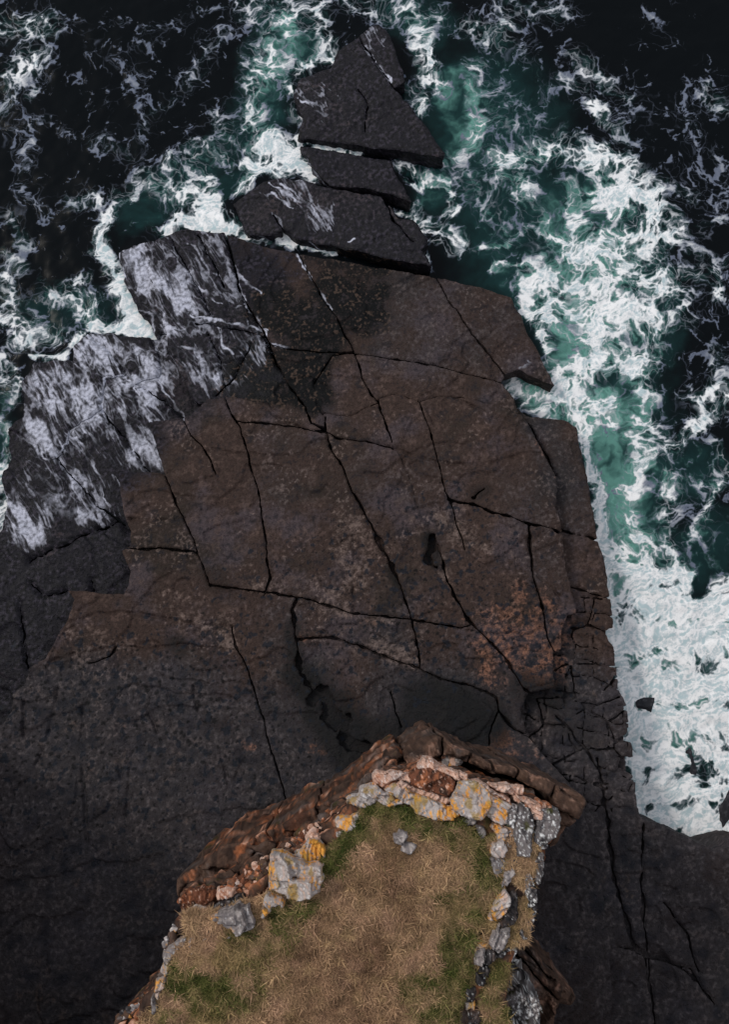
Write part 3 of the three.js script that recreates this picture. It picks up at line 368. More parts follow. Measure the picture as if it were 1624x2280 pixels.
const makeRockMap = washed => texture(FW, FH, true, (i, j, o) => {
  const x = AX0 + (i + 0.5) / FW * (AX1 - AX0), z = AZ0 + (j + 0.5) / FH * (AZ1 - AZ0);
  const n1 = fbm(x * 0.22, z * 0.22, 4), n2 = fbm(x * 1.1 + 40, z * 1.1, 4), n3 = fbm(x * 4.2 + 11, z * 4.2, 3), n4 = noise2(x * 13, z * 13);
  o[0] = RC.brown[0]; o[1] = RC.brown[1]; o[2] = RC.brown[2];
  mix3(o, RC.umber, ss(-0.05, 0.4, n1 + 0.5 * n3) * 0.85); mix3(o, RC.purple, ss(-0.05, 0.4, fbm(x * 0.3 + 77, z * 0.3, 4) + 0.25 * n3) * 0.8); mix3(o, RC.brown2, ss(0.02, 0.5, n2 + 0.5 * n3) * 0.55); mix3(o, RC.blue, ss(0.18, 0.5, -n2 - 0.6 * n3 + 0.3 * n1) * 0.5); mix3(o, RC.pale, ss(0.16, 0.36, n3 * 0.8 + n4 * 0.12 + 0.35 * n1) * ss(0.0, 0.3, fbm(x * 0.5 + 300, z * 0.5, 3)) * 0.4);
  const g = ss(0.1, 0.95, zGrey(x, z) + n1 * 0.5 + n2 * 0.45 + n3 * 0.3); if (g > 0) { const q = [...RC.grey]; mix3(q, RC.grey2, ss(0, 0.5, n3 + n2 * 0.5)); mix3(q, RC.blue, ss(0.05, 0.4, -n2 + n3 * 0.3) * 0.8); mix3(o, q, g * 0.75); }
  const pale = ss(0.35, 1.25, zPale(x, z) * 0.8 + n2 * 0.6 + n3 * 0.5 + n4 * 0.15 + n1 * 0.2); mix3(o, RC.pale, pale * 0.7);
  const or = ss(0.5, 1.35, zOrange(x, z) * 0.85 + n2 * 0.75 + n3 * 0.55 + n4 * 0.15); mix3(o, RC.orange, or * 0.85);
  const w = washed ? 1 : ss(0.55, 1.0, zWet(x, z) + n2 * 0.35 + n3 * 0.2); if (w > 0) { const q = [...RC.wet]; mix3(q, RC.wet2, ss(0.0, 0.45, n3 * 0.8 + n2 * 0.6)); mix3(q, RC.black, ss(0.1, 0.45, -n3 + n2 * 0.4) * 0.7); mix3(q, RC.purple, ss(0.2, 0.6, n1 + n3 * 0.5) * 0.35); mix3(o, q, w); }
  const b = ss(0.2, 1.0, zBlack(x, z) + n1 * 0.7 + n2 * 0.7 + n3 * 0.3); if (b > 0) { const q = [...RC.black]; mix3(q, RC.tan, ss(0.06, 0.34, n2 * 0.6 + n3 * 0.7 - 0.04) * 0.6); mix3(o, q, b * ss(-0.3, 0.15, n3 * 0.8 + n2 + b * 0.35)); }
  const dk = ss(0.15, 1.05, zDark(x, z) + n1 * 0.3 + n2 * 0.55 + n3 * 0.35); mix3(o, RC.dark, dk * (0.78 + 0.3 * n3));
  // dark lichen blots and solution pits
  const pz = zPit(x, z); if (pz > 0.05) { worley(x / 0.42 + n3 * 0.4, z / 0.42 + n4 * 0.15); const keep = (WF.id % 17) / 17; const r = 0.32 * keep * pz; mix3(o, RC.black, (1 - ss(r * 0.6, r + 0.06, WF.f1)) * 0.8 * (keep > 0.35 ? 1 : 0)); const bl = ss(0.24, 0.34, fbm(x * 1.9 + 200, z * 1.9, 4) * (0.7 + pz * 0.65)); mix3(o, RC.blue, bl * 0.85); }
  const gr = 1 + 0.45 * n3 + 0.34 * n4 + 0.2 * noise2(x * 29, z * 29); o[0] *= gr; o[1] *= gr; o[2] *= gr;
  // white water spread thin over the wave-washed rock, drawn out down its slope
  let white = runField[j * FW + i] * clamp(0.9 + n3 * 1.3), blue = 0;
  const st = washed ? zStreak(x, z) : 0;
  if (st > 0.03) {
    const al = x * 0.52 + z * 0.85, ac = x * 0.85 - z * 0.52, pt = fbm(x * 0.4 + 8, z * 0.4 + 3, 3), F = lace(al * 0.42 + 60, ac * 1.25 + 20, clamp(st * 0.8 + pt * 0.5, 0, 0.86));
    white = Math.max(white, F.c * (0.45 + 0.55 * F.v) * clamp(0.75 + n3));
  }
  if (white > 0) mix3(o, STREAK, clamp(white) * 0.92);
});
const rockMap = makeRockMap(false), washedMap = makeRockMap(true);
console.log('rock map');
const bumpTile = texture(1024, 1024, false, (i, j, o) => { const x = i / 1024 * 6, z = j / 1024 * 6; o[0] = o[1] = o[2] = 0.5 + 0.3 * fbm(x * 1.6, z * 1.6, 6) + 0.14 * Math.abs(fbm(x * 3.1 + 20, z * 3.1, 4)) - 0.16 * ss(0.12, 0.3, fbm(x * 5 + 70, z * 5, 2)); });
const shelfBump = bumpTile.clone(); shelfBump.repeat.set((AX1 - AX0) / 6, (AZ1 - AZ0) / 6); shelfBump.needsUpdate = true;
const M = {
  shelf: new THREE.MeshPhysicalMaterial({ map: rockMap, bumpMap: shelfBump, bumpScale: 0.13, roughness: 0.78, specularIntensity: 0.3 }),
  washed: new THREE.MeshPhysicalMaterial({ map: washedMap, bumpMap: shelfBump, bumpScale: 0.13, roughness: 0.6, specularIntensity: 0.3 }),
};

// ---------------------------------------------------------------- the rock shelf
const bed = (x, z) => 0.045 * fbm(x * 0.8, z * 0.8, 4) + 0.10 * fbm(x * 0.16 + 5, z * 0.16, 2);
function ledges(x, z) {                                  // thin beds broken off along wandering lines
  const v = fbm(x * 0.13 + z * 0.05 + 3, z * 0.17 + 8, 3) * 4.6 + 0.16 * fbm(x * 1.5, z * 1.5, 4), k = Math.floor(v), t = v - k;
  return 0.10 * (k + ss(0.93, 1.0, t));
}
const edge = (f, r, d) => f < r ? d * (1 - f / r) * (1 - f / r) : 0;
const pieceLift = (P, s = 0.08, x = P.x, z = P.z) => { const h = Math.round(P.x * 7.3 + P.z * 3.1) >>> 0; return s * ((h * 7919 % 13) / 6.5 - 1) + clamp(0.014 * ((h * 31 % 7) - 3) * (x - P.x) * s * 4 + 0.014 * ((h * 17 % 7) - 3) * (z - P.z) * s * 4, -0.1, 0.1); };

// the seaward tip: three slabs that the swell runs between
const tipLow = { a: 1.25, b: 0 };
function tipSlab(poly, cracks, tilt, label) {
  const pts = plan(poly, 1.2), g = Grid.around(pts, 0.08, 0.5, 0.1), f = g.polygon(pts);
  for (const [c, w] of cracks) g.cut(f, plan(c, 1.2).map((p, k, a) => [p[0], p[1], k === a.length - 1 ? 0.04 : w]));
  const cx = pts.reduce((s, p) => s + p[0], 0) / pts.length, cz = pts.reduce((s, p) => s + p[1], 0) / pts.length;
  const parts = slabGeometries(g, f, { top: (x, z, d) => Math.max(0.12, 1.1 + tilt[0] * (x - cx) + tilt[1] * (z - cz)) + bed(x, z) + 0.7 * ledges(x, z) - edge(d, 0.16, 0.08), bottom: () => -1.2, uv: areaUV, least: 60, rows: 6, rough: 0.16 });
  const t = new THREE.Group(); t.name = numbered('tidal_rock'); scene.add(t); tag(t, label, 'rock', 'rocks at the seaward tip');
  parts.forEach(p => mesh('rock_slab', p.geo, M.washed, t));
}
tipSlab([[660, 294], [672, 250], [650, 197], [665, 160], [735, 140], [750, 100], [790, 80], [822, 55], [842, 50], [862, 65], [887, 130], [902, 185], [877, 197], [907, 230], [942, 280], [990, 350], [985, 356], [900, 341], [812, 322], [740, 306]],
  [[[[800, 72], [812, 100], [845, 145], [877, 195]], 0.1], [[[800, 190], [820, 230], [812, 290]], 0.09]], [0.13, 0.03], 'large dark wedge of rock at the far tip, foam all round it');
tipSlab([[666, 312], [740, 327], [812, 342], [872, 354], [887, 400], [902, 425], [917, 452], [860, 432], [812, 415], [735, 408], [695, 365]],
  [], [0.05, 0.1], 'smallest dark rock slab, between the far wedge and the slab with white trickles');
tipSlab([[515, 440], [540, 425], [585, 395], [620, 389], [665, 395], [735, 414], [812, 432], [852, 445], [887, 490], [920, 495], [954, 540], [940, 565], [962, 600], [905, 588], [830, 570], [740, 544], [655, 525], [632, 508], [615, 514], [600, 515], [552, 514], [530, 480]],
  [[[[606, 468], [632, 512], [640, 530]], 0.12], [[[852, 445], [880, 500], [920, 545]], 0.1]], [0.11, 0.0], 'dark sloping rock slab streaked with thin white trickles, beside the narrow foam channel');

// the main shelf with its joints
const mainOutline = [[550, 534], [650, 556], [740, 570], [830, 588], [940, 606], [967, 611], [1012, 617], [1092, 634], [1142, 652], [1157, 677], [1177, 722], [1197, 757], [1222, 802], [1244, 847], [1200, 832], [1160, 815], [1132, 822], [1120, 842], [1142, 872], [1160, 917],
  [1177, 942], [1207, 1002], [1237, 1052], [1242, 1092], [1237, 1127], [1254, 1189], [1259, 1254], [1272, 1314], [1284, 1349], [1282, 1364], [1264, 1369], [1252, 1399], [1252, 1444], [1232, 1454], [1237, 1529], [1180, 1545], [1160, 1580], [1175, 1640], [1230, 1700], [1280, 1760], [1330, 1900], [1360, 2100], [1380, 2560],
  [-160, 2560], [-160, 1640], [0, 1614], [22, 1584], [25, 1544], [55, 1519], [62, 1489], [102, 1464], [150, 1374], [165, 1334], [150, 1314], [272, 1324], [285, 1304], [287, 1269], [270, 1224], [290, 1214], [287, 1179], [272, 1134], [265, 1102], [260, 1047], [365, 1052], [345, 982], [332, 935], [400, 932], [425, 922], [460, 887], [500, 883], [600, 897], [637, 845],
  [622, 810], [603, 770], [597, 752], [567, 697], [537, 652], [527, 602], [505, 519]];
const wetOutline = [[345, 532], [390, 515], [430, 510], [500, 520], [522, 602], [532, 652], [561, 697], [592, 755], [598, 775], [616, 812], [650, 850], [690, 930], [560, 930], [480, 915], [430, 885], [380, 790], [360, 700], [330, 600]];
const northSide = [[300, 935], [332, 935], [400, 932], [425, 922], [460, 887], [500, 883], [600, 897], [637, 846], [660, 880], [680, 905], [692, 942], [722, 940], [720, 922], [780, 927], [805, 915], [842, 897], [842, 892], [885, 878], [932, 897], [977, 882], [1032, 884], [1102, 897], [1165, 920], [1300, 900], [1300, 400], [300, 400]];
const joints = [                                         // [points on the sheet, width in metres]
  [[[967, 600], [997, 657], [1027, 697], [1057, 740], [1100, 790], [1128, 822], [1136, 850]], 0.1], [[[572, 759], [670, 780], [735, 783], [812, 787], [877, 797], [962, 810], [1037, 827], [1125, 843], [1145, 850]], 0.11],
  [[[655, 540], [700, 627], [725, 672], [750, 707], [772, 750], [790, 785], [808, 840], [830, 880], [842, 895]], 0.09], [[[525, 602], [535, 652], [565, 697], [597, 755]], 0.09], [[[435, 720], [500, 730], [580, 745], [600, 755], [608, 770]], 0.09],
  [[[592, 765], [620, 810], [637, 848]], 0.1], [[[626, 828], [637, 848], [660, 880], [680, 905], [692, 942], [722, 955]], 0.12], [[[700, 850], [740, 790], [785, 783]], 0.09], [[[700, 847], [706, 900], [722, 925]], 0.08],
  [[[720, 922], [780, 927], [805, 915], [842, 900], [842, 892], [885, 878], [932, 897], [977, 882], [1032, 884], [1102, 897], [1165, 920], [1182, 926]], 0.1], [[[492, 866], [515, 922], [535, 952], [545, 992], [560, 1042], [575, 1102], [585, 1164], [595, 1244], [600, 1285], [588, 1326]], 0.11],
  [[[402, 918], [425, 967], [465, 1012], [480, 1057]], 0.09], [[[362, 1040], [380, 1097], [410, 1159], [430, 1204], [440, 1234], [452, 1262], [468, 1304]], 0.1], [[[255, 1223], [350, 1219], [430, 1226], [440, 1234]], 0.1], [[[285, 1154], [350, 1156], [410, 1154]], 0.08],
  [[[525, 937], [600, 944], [665, 952], [725, 962], [750, 977], [812, 984], [877, 1002]], 0.1], [[[725, 930], [725, 962], [740, 1002], [765, 1042], [785, 1097], [805, 1127], [832, 1179]], 0.13], [[[832, 1179], [857, 1229], [870, 1255], [887, 1289]], 0.26], [[[887, 1289], [902, 1329], [917, 1374], [924, 1409], [932, 1454], [937, 1489]], 0.12],
  [[[842, 892], [847, 917], [862, 952], [872, 988]], 0.1], [[[932, 890], [957, 962], [977, 1027], [992, 1092], [1012, 1144], [1037, 1224]], 0.1], [[[977, 1215], [985, 1245], [997, 1289], [1022, 1344], [1052, 1389], [1092, 1429], [1132, 1474], [1165, 1530], [1192, 1552]], 0.15],
  [[[465, 1300], [500, 1306], [575, 1316], [650, 1326], [725, 1346], [780, 1364], [862, 1374], [917, 1379], [977, 1389], [1027, 1399], [1052, 1389]], 0.12], [[[998, 1112], [1045, 1120], [1112, 1144], [1172, 1164], [1237, 1182], [1275, 1195]], 0.14],
  [[[1177, 1164], [1182, 1214], [1187, 1269], [1202, 1324], [1212, 1369], [1222, 1424], [1248, 1478]], 0.12], [[[660, 1425], [740, 1420], [822, 1444], [862, 1464], [937, 1489], [982, 1511], [1037, 1524], [1082, 1539], [1107, 1554], [1112, 1584], [1142, 1619], [1190, 1650]], 0.14],
  [[[140, 1390], [210, 1366], [300, 1364], [360, 1376], [440, 1391], [515, 1394]], 0.08], [[[515, 1394], [522, 1434], [545, 1474], [565, 1534], [580, 1589], [597, 1654], [620, 1720], [640, 1800]], 0.09], [[[100, 1474], [165, 1454]], 0.08], [[[190, 1476], [240, 1464], [255, 1439]], 0.09], [[[255, 1439], [330, 1445], [400, 1434], [450, 1441], [525, 1449]], 0.08],
  [[[125, 1534], [110, 1604], [95, 1656], [65, 1726], [25, 1766], [15, 1820]], 0.08], [[[250, 1656], [260, 1706], [267, 1736]], 0.08], [[[322, 1574], [345, 1634]], 0.08], [[[370, 1529], [375, 1619]], 0.08], [[[430, 1529], [435, 1584]], 0.08], [[[812, 1139], [790, 1190], [788, 1280], [787, 1368]], 0.07],
  [[[1187, 1269], [1230, 1310], [1262, 1345]], 0.08], [[[1212, 1369], [1230, 1395]], 0.08], [[[1160, 1295], [1200, 1315]], 0.08], [[[1112, 1584], [1095, 1620], [1090, 1660]], 0.09], [[[872, 1540], [880, 1590], [895, 1620]], 0.09], [[[877, 1002], [975, 1030], [1040, 1035], [1095, 1030], [1160, 1010], [1215, 1010]], 0.07], [[[890, 1010], [920, 1080], [935, 1140]], 0.08],
  [[[180, 1700], [185, 1800], [190, 1880]], 0.08], [[[290, 1680], [280, 1760], [275, 1830]], 0.08], [[[490, 1670], [505, 1740]], 0.08], [[[50, 1560], [45, 1640]], 0.08], [[[180, 1540], [178, 1640]], 0.08], [[[600, 897], [620, 930], [665, 952]], 0.08], [[[1010, 885], [1040, 900], [1080, 915]], 0.08],
  [[[660, 1330], [650, 1360], [655, 1400]], 0.25], [[[655, 1400], [668, 1500], [700, 1545]], 0.3], [[[700, 1545], [750, 1600], [800, 1670], [860, 1740]], 1.1],
  [[[962, 1195], [955, 1230], [962, 1258]], 0.5], [[[1055, 1105], [1082, 1085]], 0.3],
];
function jointLine([pts, w], pl) { return plan(pts, pl).map((p, k, a) => [p[0], p[1], w * (k === 0 || k === a.length - 1 ? 0.9 : 1.05)]); }
{
  const G = structure('rock_shelf');
  const pts = plan(mainOutline, P_MAIN), g = Grid.around(pts.map(p => [clamp(p[0], -26, 24), Math.min(p[1], 26)]), 0.07, 0.5, 0.08), f = g.polygon(pts), NS = plan(northSide, P_MAIN);
  const terrace = (x, z) => z < -8 && inPoly(NS, warpX(x, z, 0.08), warpZ(x, z, 0.08)) ? -0.3 : 0;
  const groove = new Float32Array(f.length).fill(1);
  for (const j of joints) if (j[1] > 0.085) g.cut(f, jointLine(j, P_MAIN)); else g.cut(groove, jointLine([j[0], 0.02], P_MAIN));
  const worn = (x, z) => { const u = clamp((x - g.x0) / g.c, 0, g.nx - 1.01), v = clamp((z - g.z0) / g.c, 0, g.nz - 1.01), i = u | 0, j = v | 0, a = u - i, b = v - j, k = j * g.nx + i; const d = (groove[k] * (1 - a) + groove[k + 1] * a) * (1 - b) + (groove[k + g.nx] * (1 - a) + groove[k + g.nx + 1] * a) * b; return d < 0.08 ? 0.2 * (1 - Math.max(0, d) / 0.08) * clamp(0.6 + noise2(x * 1.5, z * 1.5)) : 0; };
  const parts = slabGeometries(g, f, { top: (x, z, d, P) => yOf(P_MAIN, z) + terrace(x, z) + bed(x, z) + ledges(x, z) + pieceLift(P, 0.16, x, z) - 0.13 * Math.max(0, x - 5) * ss(-14, -18, z) - worn(x, z) + 0.02 * fbm(x * 3.2, z * 3.2, 2) - edge(d, 0.11, 0.06), bottom: (x, z) => yOf(P_MAIN, z) - (x < -9 || z < -14 ? 3.6 : 1.0), uv: areaUV, least: 40, rows: 3 });
  parts.forEach(p => mesh('rock_slab', p.geo, M.shelf, G));
  const wp = plan(wetOutline, { a: 3.7, b: 0.11 }), gw = Grid.around(wp, 0.08, 0.5, 0.13), fw = gw.polygon(wp);
  for (const j of [joints[4], [[[380, 530], [420, 600], [470, 700]], 0.08], [[[460, 740], [490, 800], [500, 860]], 0.09], [[[440, 520], [480, 600], [500, 640]], 0.08], [[[560, 770], [520, 840], [480, 880]], 0.09]]) gw.cut(fw, jointLine(j, { a: 3.7, b: 0.11 }));
  slabGeometries(gw, fw, { top: (x, z, d, P) => yOf(P_MAIN, z) - 0.6 + 1.4 * bed(x, z) + ledges(x, z) + pieceLift(P, 0.09) - edge(d, 0.22, 0.12), bottom: () => -1.2, uv: areaUV, least: 40, rows: 4 }).forEach(p => mesh('rock_slab', p.geo, M.washed, G));
  const gb = Grid.around(pts.map(p => [clamp(p[0], -26, 24), Math.min(p[1], 26)]), 0.4, 0.5, 0), fb = gb.polygon(pts).map(v => v - 0.35);
  slabGeometries(gb, fb, { top: (x, z) => yOf(P_MAIN, z) - 0.85 - (z < -8 ? 0.3 : 0) - 0.13 * Math.max(0, x - 5) * ss(-14, -18, z) + 0.25 * fbm(x * 0.7, z * 0.7, 3), bottom: () => -1.5, uv: areaUV, rows: 3 }).forEach(p => mesh('bedrock', p.geo, M.shelf, G));
  console.log('shelf pieces', parts.length);
}
// the lower ledge along the right-hand side, broken into blocks
{
  const G = structure('side_ledge');
  const out = [[1150, 905], [1172, 925], [1262, 937], [1285, 950], [1295, 1002], [1312, 1077], [1320, 1137], [1334, 1199], [1350, 1254], [1357, 1314], [1365, 1379], [1367, 1429], [1372, 1474], [1377, 1529], [1400, 1574], [1405, 1629], [1410, 1689], [1412, 1717], [1424, 1817], [1462, 1832], [1502, 1852], [1532, 1862], [1562, 1882], [1592, 1894], [1640, 1880], [1800, 1890], [1800, 2560], [1300, 2560], [1240, 2000], [1200, 1760], [1130, 1660], [1120, 1540], [1200, 1480], [1200, 1380], [1230, 1330], [1200, 1200], [1190, 1080], [1150, 960]];
  const pts = plan(out, P_SIDE), g = Grid.around(pts.map(p => [Math.min(p[0], 26), Math.min(p[1], 26)]), 0.08, 0.5, 0.1), f = g.polygon(pts);
  const cut = [[[[1240, 1180], [1312, 1196], [1340, 1204]], 0.14], [[[1262, 1304], [1320, 1322], [1362, 1334]], 0.1], [[[1180, 940], [1215, 1010], [1240, 1060]], 0.1],
    [[[1332, 1690], [1350, 1800], [1362, 1906], [1377, 1996], [1412, 2106], [1437, 2131], [1450, 2200], [1465, 2300]], 0.2], [[[1432, 1830], [1432, 1981], [1442, 2106], [1457, 2241]], 0.14], [[[1240, 1590], [1300, 1660], [1345, 1740]], 0.12], [[[1270, 1860], [1285, 1960], [1290, 2060]], 0.1], [[[1240, 1550], [1330, 1570], [1385, 1555]], 0.1], [[[1380, 2110], [1480, 2130], [1560, 2190]], 0.1], [[[1437, 2131], [1540, 2160], [1590, 2240]], 0.1], [[[1480, 2010], [1530, 2080], [1560, 2170]], 0.1]];
  for (const j of cut) g.cut(f, jointLine(j, P_SIDE));
  // smaller blocks where the ledge is shattered
  const z1 = at(1300, 1330, P_SIDE)[1], z2 = at(1300, 1800, P_SIDE)[1];
  for (let k = 0; k < f.length; k++) if (f[k] > 0) { const x = g.wx[k], z = g.wz[k]; const q = ss(z1 - 0.4, z1 + 0.4, z) * (1 - ss(z2 - 0.6, z2 + 1, z)); if (q > 0.5) { const u = x + 0.14 * z + 0.25 * noise2(x * 0.6, z * 0.6), v = z - 0.2 * x + 0.25 * noise2(x * 0.6 + 20, z * 0.6); const row = Math.floor(v / 0.95 + 0.3 * noise2(u * 0.3, 5)), hr = PERM[(row * 17) & 255] / 255, cw = 1.0 + hr * 1.1, cc = u / cw + hr * 7, fu = Math.abs(cc - Math.round(cc)) * cw, vv = v / 0.95 + 0.3 * noise2(u * 0.3, 5), fv = Math.abs(vv - Math.round(vv)) * 0.95; worley(x / 2.3 + 60, z / 1.9); const d = Math.min(fu - 0.035, fv - 0.035, (WF.f2 - WF.f1) * 0.9 - 0.04) + 0.05 * Math.max(0, noise2(x * 0.9 + 8, z * 0.9) - 0.15) * 6; if (d < f[k]) f[k] = d; } }
  const parts = slabGeometries(g, f, { top: (x, z, d, P) => yOf(P_SIDE, z) + bed(x, z) + ledges(x, z) + pieceLift(P, 0.09) - edge(d, 0.2, 0.1), bottom: (x, z) => (x > 11 ? -1 : yOf(P_SIDE, z) - 1.2), uv: areaUV, least: 30, rows: 3 });
  parts.forEach(p => mesh('rock_slab', p.geo, M.shelf, G));
  const gb = Grid.around(pts.map(p => [Math.min(p[0], 26), Math.min(p[1], 26)]), 0.4, 0.5, 0), fb = gb.polygon(pts).map(v => v - 0.3);
  slabGeometries(gb, fb, { top: (x, z) => yOf(P_SIDE, z) - 0.55 + 0.2 * fbm(x * 0.7, z * 0.7, 3), bottom: () => -1.5, uv: areaUV, rows: 3 }).forEach(p => mesh('bedrock', p.geo, M.shelf, G));
  console.log('ledge pieces', parts.length);
}
// the wave-washed shelf on the left
{
  const G = structure('wave_washed_shelf');
  const out = [[345, 534], [300, 545], [262, 560], [275, 620], [300, 680], [352, 752], [200, 737], [165, 767], [162, 802], [75, 807], [50, 850], [52, 930], [15, 960], [22, 1020], [2, 1060], [14, 1130], [-10, 1200], [-160, 1230], [-160, 1800], [100, 1640], [330, 1340], [420, 1100], [480, 980], [660, 880], [640, 760], [480, 640], [430, 530]];
  const pts = plan(out, P_LOW), g = Grid.around(pts, 0.1, 0.5, 0.16), f = g.polygon(pts);
  const step = plan([[480, 700], [420, 747], [360, 742], [345, 767], [357, 787], [350, 837], [300, 855], [280, 837], [230, 840], [227, 912], [155, 957], [150, 987], [125, 1020], [95, 1022], [90, 992], [-20, 940], [-200, 400], [480, 400]], P_LOW), fs = g.polygon(step);
  const up = f.map((v, k) => Math.min(v, fs[k])), low = f;
  for (const j of [[[[262, 600], [330, 740], [345, 767]], 0.1], [[[200, 740], [260, 800], [280, 840]], 0.09]]) g.cut(up, jointLine(j, P_LOW));
  for (const j of [[[[412, 930], [330, 870], [300, 857]], 0.09], [[[230, 915], [330, 1050]], 0.09], [[[125, 1020], [220, 1130], [290, 1180]], 0.1], [[[60, 1250], [150, 1210], [260, 1160]], 0.12], [[[70, 1300], [100, 1330], [150, 1314]], 0.12], [[[40, 1340], [62, 1489]], 0.12], [[[205, 1290], [210, 1320]], 0.09]]) g.cut(low, jointLine(j, P_LOW));
  const H = (x, z) => yOf(P_LOW, z) - 0.02 * (x + 10) + 0.12 * fbm(x * 0.35, z * 0.35, 3) + 0.05 * fbm(x * 1.4, z * 1.4, 3);
  slabGeometries(g, low, { top: (x, z, d, P) => H(x, z) - 0.25 + 0.8 * ledges(x, z) + pieceLift(P, 0.06) - edge(d, 0.3, 0.15), bottom: () => -1.2, uv: areaUV, least: 60, rows: 3 }).forEach(p => mesh('rock_slab', p.geo, M.washed, G));
  slabGeometries(g, up, { top: (x, z, d, P) => H(x, z) + 0.05 + 0.8 * ledges(x, z) + pieceLift(P, 0.05) - edge(d, 0.3, 0.15), bottom: () => -1.2, uv: areaUV, least: 60, rows: 3 }).forEach(p => mesh('rock_slab', p.geo, M.washed, G));
  const gb = Grid.around(pts, 0.5, 0.5, 0), fb = gb.polygon(pts).map(v => v - 0.4);
  slabGeometries(gb, fb, { top: (x, z) => yOf(P_LOW, z) - 0.9, bottom: () => -1.5, uv: areaUV, rows: 2 }).forEach(p => mesh('bedrock', p.geo, M.washed, G));
}
console.log('shelves');

// ---------------------------------------------------------------- stones: a ball cut by random planes, roughened, with lichen
const boulderBump = bumpTile.clone(); boulderBump.repeat.set(1, 1); boulderBump.needsUpdate = true;
M.stone = new THREE.MeshPhysicalMaterial({ vertexColors: true, bumpMap: boulderBump, bumpScale: 0.05, roughness: 0.85, specularIntensity: 0.35 });
const SC = { grey: L3(172, 163, 160), grey2: L3(122, 115, 115), pink: L3(208, 172, 154), orange: L3(214, 148, 52), white: L3(222, 222, 222), red: L3(112, 70, 52), rust: L3(160, 100, 68), brown: L3(86, 66, 55), dark: L3(44, 42, 44), moss: L3(62, 62, 28), umber: L3(52, 38, 32), mustard: L3(158, 128, 58) };
function stoneColour(kind, x, y, z, o) {
  const a = fbm3(x * 1.5, y * 1.5, z * 1.5, 3), b = fbm3(x * 4.3 + 9, y * 4.3, z * 4.3, 3), c = fbm3(x * 10.7 + 4, y * 10.7, z * 10.7, 2), s = fbm3(x * 1.2 + 30, y * 8 + x * 2, z * 1.2, 3);
  const set = k => { const q = SC[k]; o[0] = q[0]; o[1] = q[1]; o[2] = q[2]; };
  if (kind === 'lichen' || kind === 'gold') { set('grey'); mix3(o, SC.grey2, ss(0, 0.4, a)); mix3(o, SC.pink, ss(0.05, 0.4, s) * 0.6); mix3(o, SC.white, ss(0.2, 0.42, c + b * 0.4) * 0.55); const t = kind === 'gold' ? -0.04 : 0.08; mix3(o, SC.orange, ss(t, t + 0.16, a * 0.8 + b * 0.5 + c * 0.4) * 0.9); mix3(o, SC.mustard, ss(0.15, 0.3, fbm3(x * 2 + 70, y * 2, z * 2, 2)) * 0.7); }
  else if (kind === 'white') { set('dark'); mix3(o, SC.grey2, ss(-0.35, 0.25, a + b * 0.4) * 0.85); mix3(o, SC.white, ss(0.06, 0.34, c * 0.9 + b * 0.45) * 0.85); mix3(o, SC.moss, ss(0.24, 0.36, fbm3(x * 1.7 + 20, y * 1.7, z * 1.7, 3)) * 0.8); }
  else if (kind === 'pink') { set('pink'); mix3(o, SC.rust, ss(0.0, 0.35, s + b * 0.3) * 0.8); mix3(o, SC.grey, ss(0, 0.4, a) * 0.7); mix3(o, SC.white, ss(0.22, 0.4, c) * 0.6); mix3(o, SC.umber, ss(0.2, 0.4, -b) * 0.7); }
  else if (kind === 'rust') { set('rust'); mix3(o, SC.brown, ss(-0.1, 0.3, b)); mix3(o, SC.pink, ss(0.15, 0.4, c + s) * 0.6); }
  else if (kind === 'red') { set('red'); mix3(o, SC.umber, ss(-0.1, 0.3, b)); mix3(o, SC.rust, ss(0.1, 0.35, s + 0.3 * c)); mix3(o, SC.pink, ss(0.26, 0.4, c + b * 0.3) * 0.8); }
  else if (kind === 'grey') { set('grey2'); mix3(o, SC.grey, ss(-0.1, 0.35, b)); mix3(o, SC.dark, ss(0.05, 0.4, -a) * 0.6); mix3(o, SC.white, ss(0.25, 0.42, c) * 0.5); mix3(o, SC.orange, ss(0.3, 0.4, fbm3(x * 1.6 + 50, y * 1.6, z * 1.6, 3)) * 0.7); }
  else if (kind === 'dark') { set('dark'); mix3(o, SC.grey2, ss(0.0, 0.4, b) * 0.6); mix3(o, SC.white, ss(0.3, 0.4, c) * 0.5); mix3(o, SC.brown, ss(0, 0.4, a) * 0.6); }
  else if (kind === 'wet') { o[0] = 0.02; o[1] = 0.021; o[2] = 0.026; mix3(o, [0.05, 0.05, 0.058], ss(0, 0.4, b)); }
  else { set('brown'); mix3(o, SC.umber, ss(-0.1, 0.35, a)); mix3(o, SC.grey2, ss(0.05, 0.4, b) * 0.6); mix3(o, SC.rust, ss(0.15, 0.4, s) * 0.6); mix3(o, SC.mustard, ss(0.28, 0.4, c) * 0.5); }
  const g = 1 + 0.35 * c + 0.2 * noise3(x * 17, y * 17, z * 17); o[0] *= g; o[1] *= g; o[2] *= g;
}
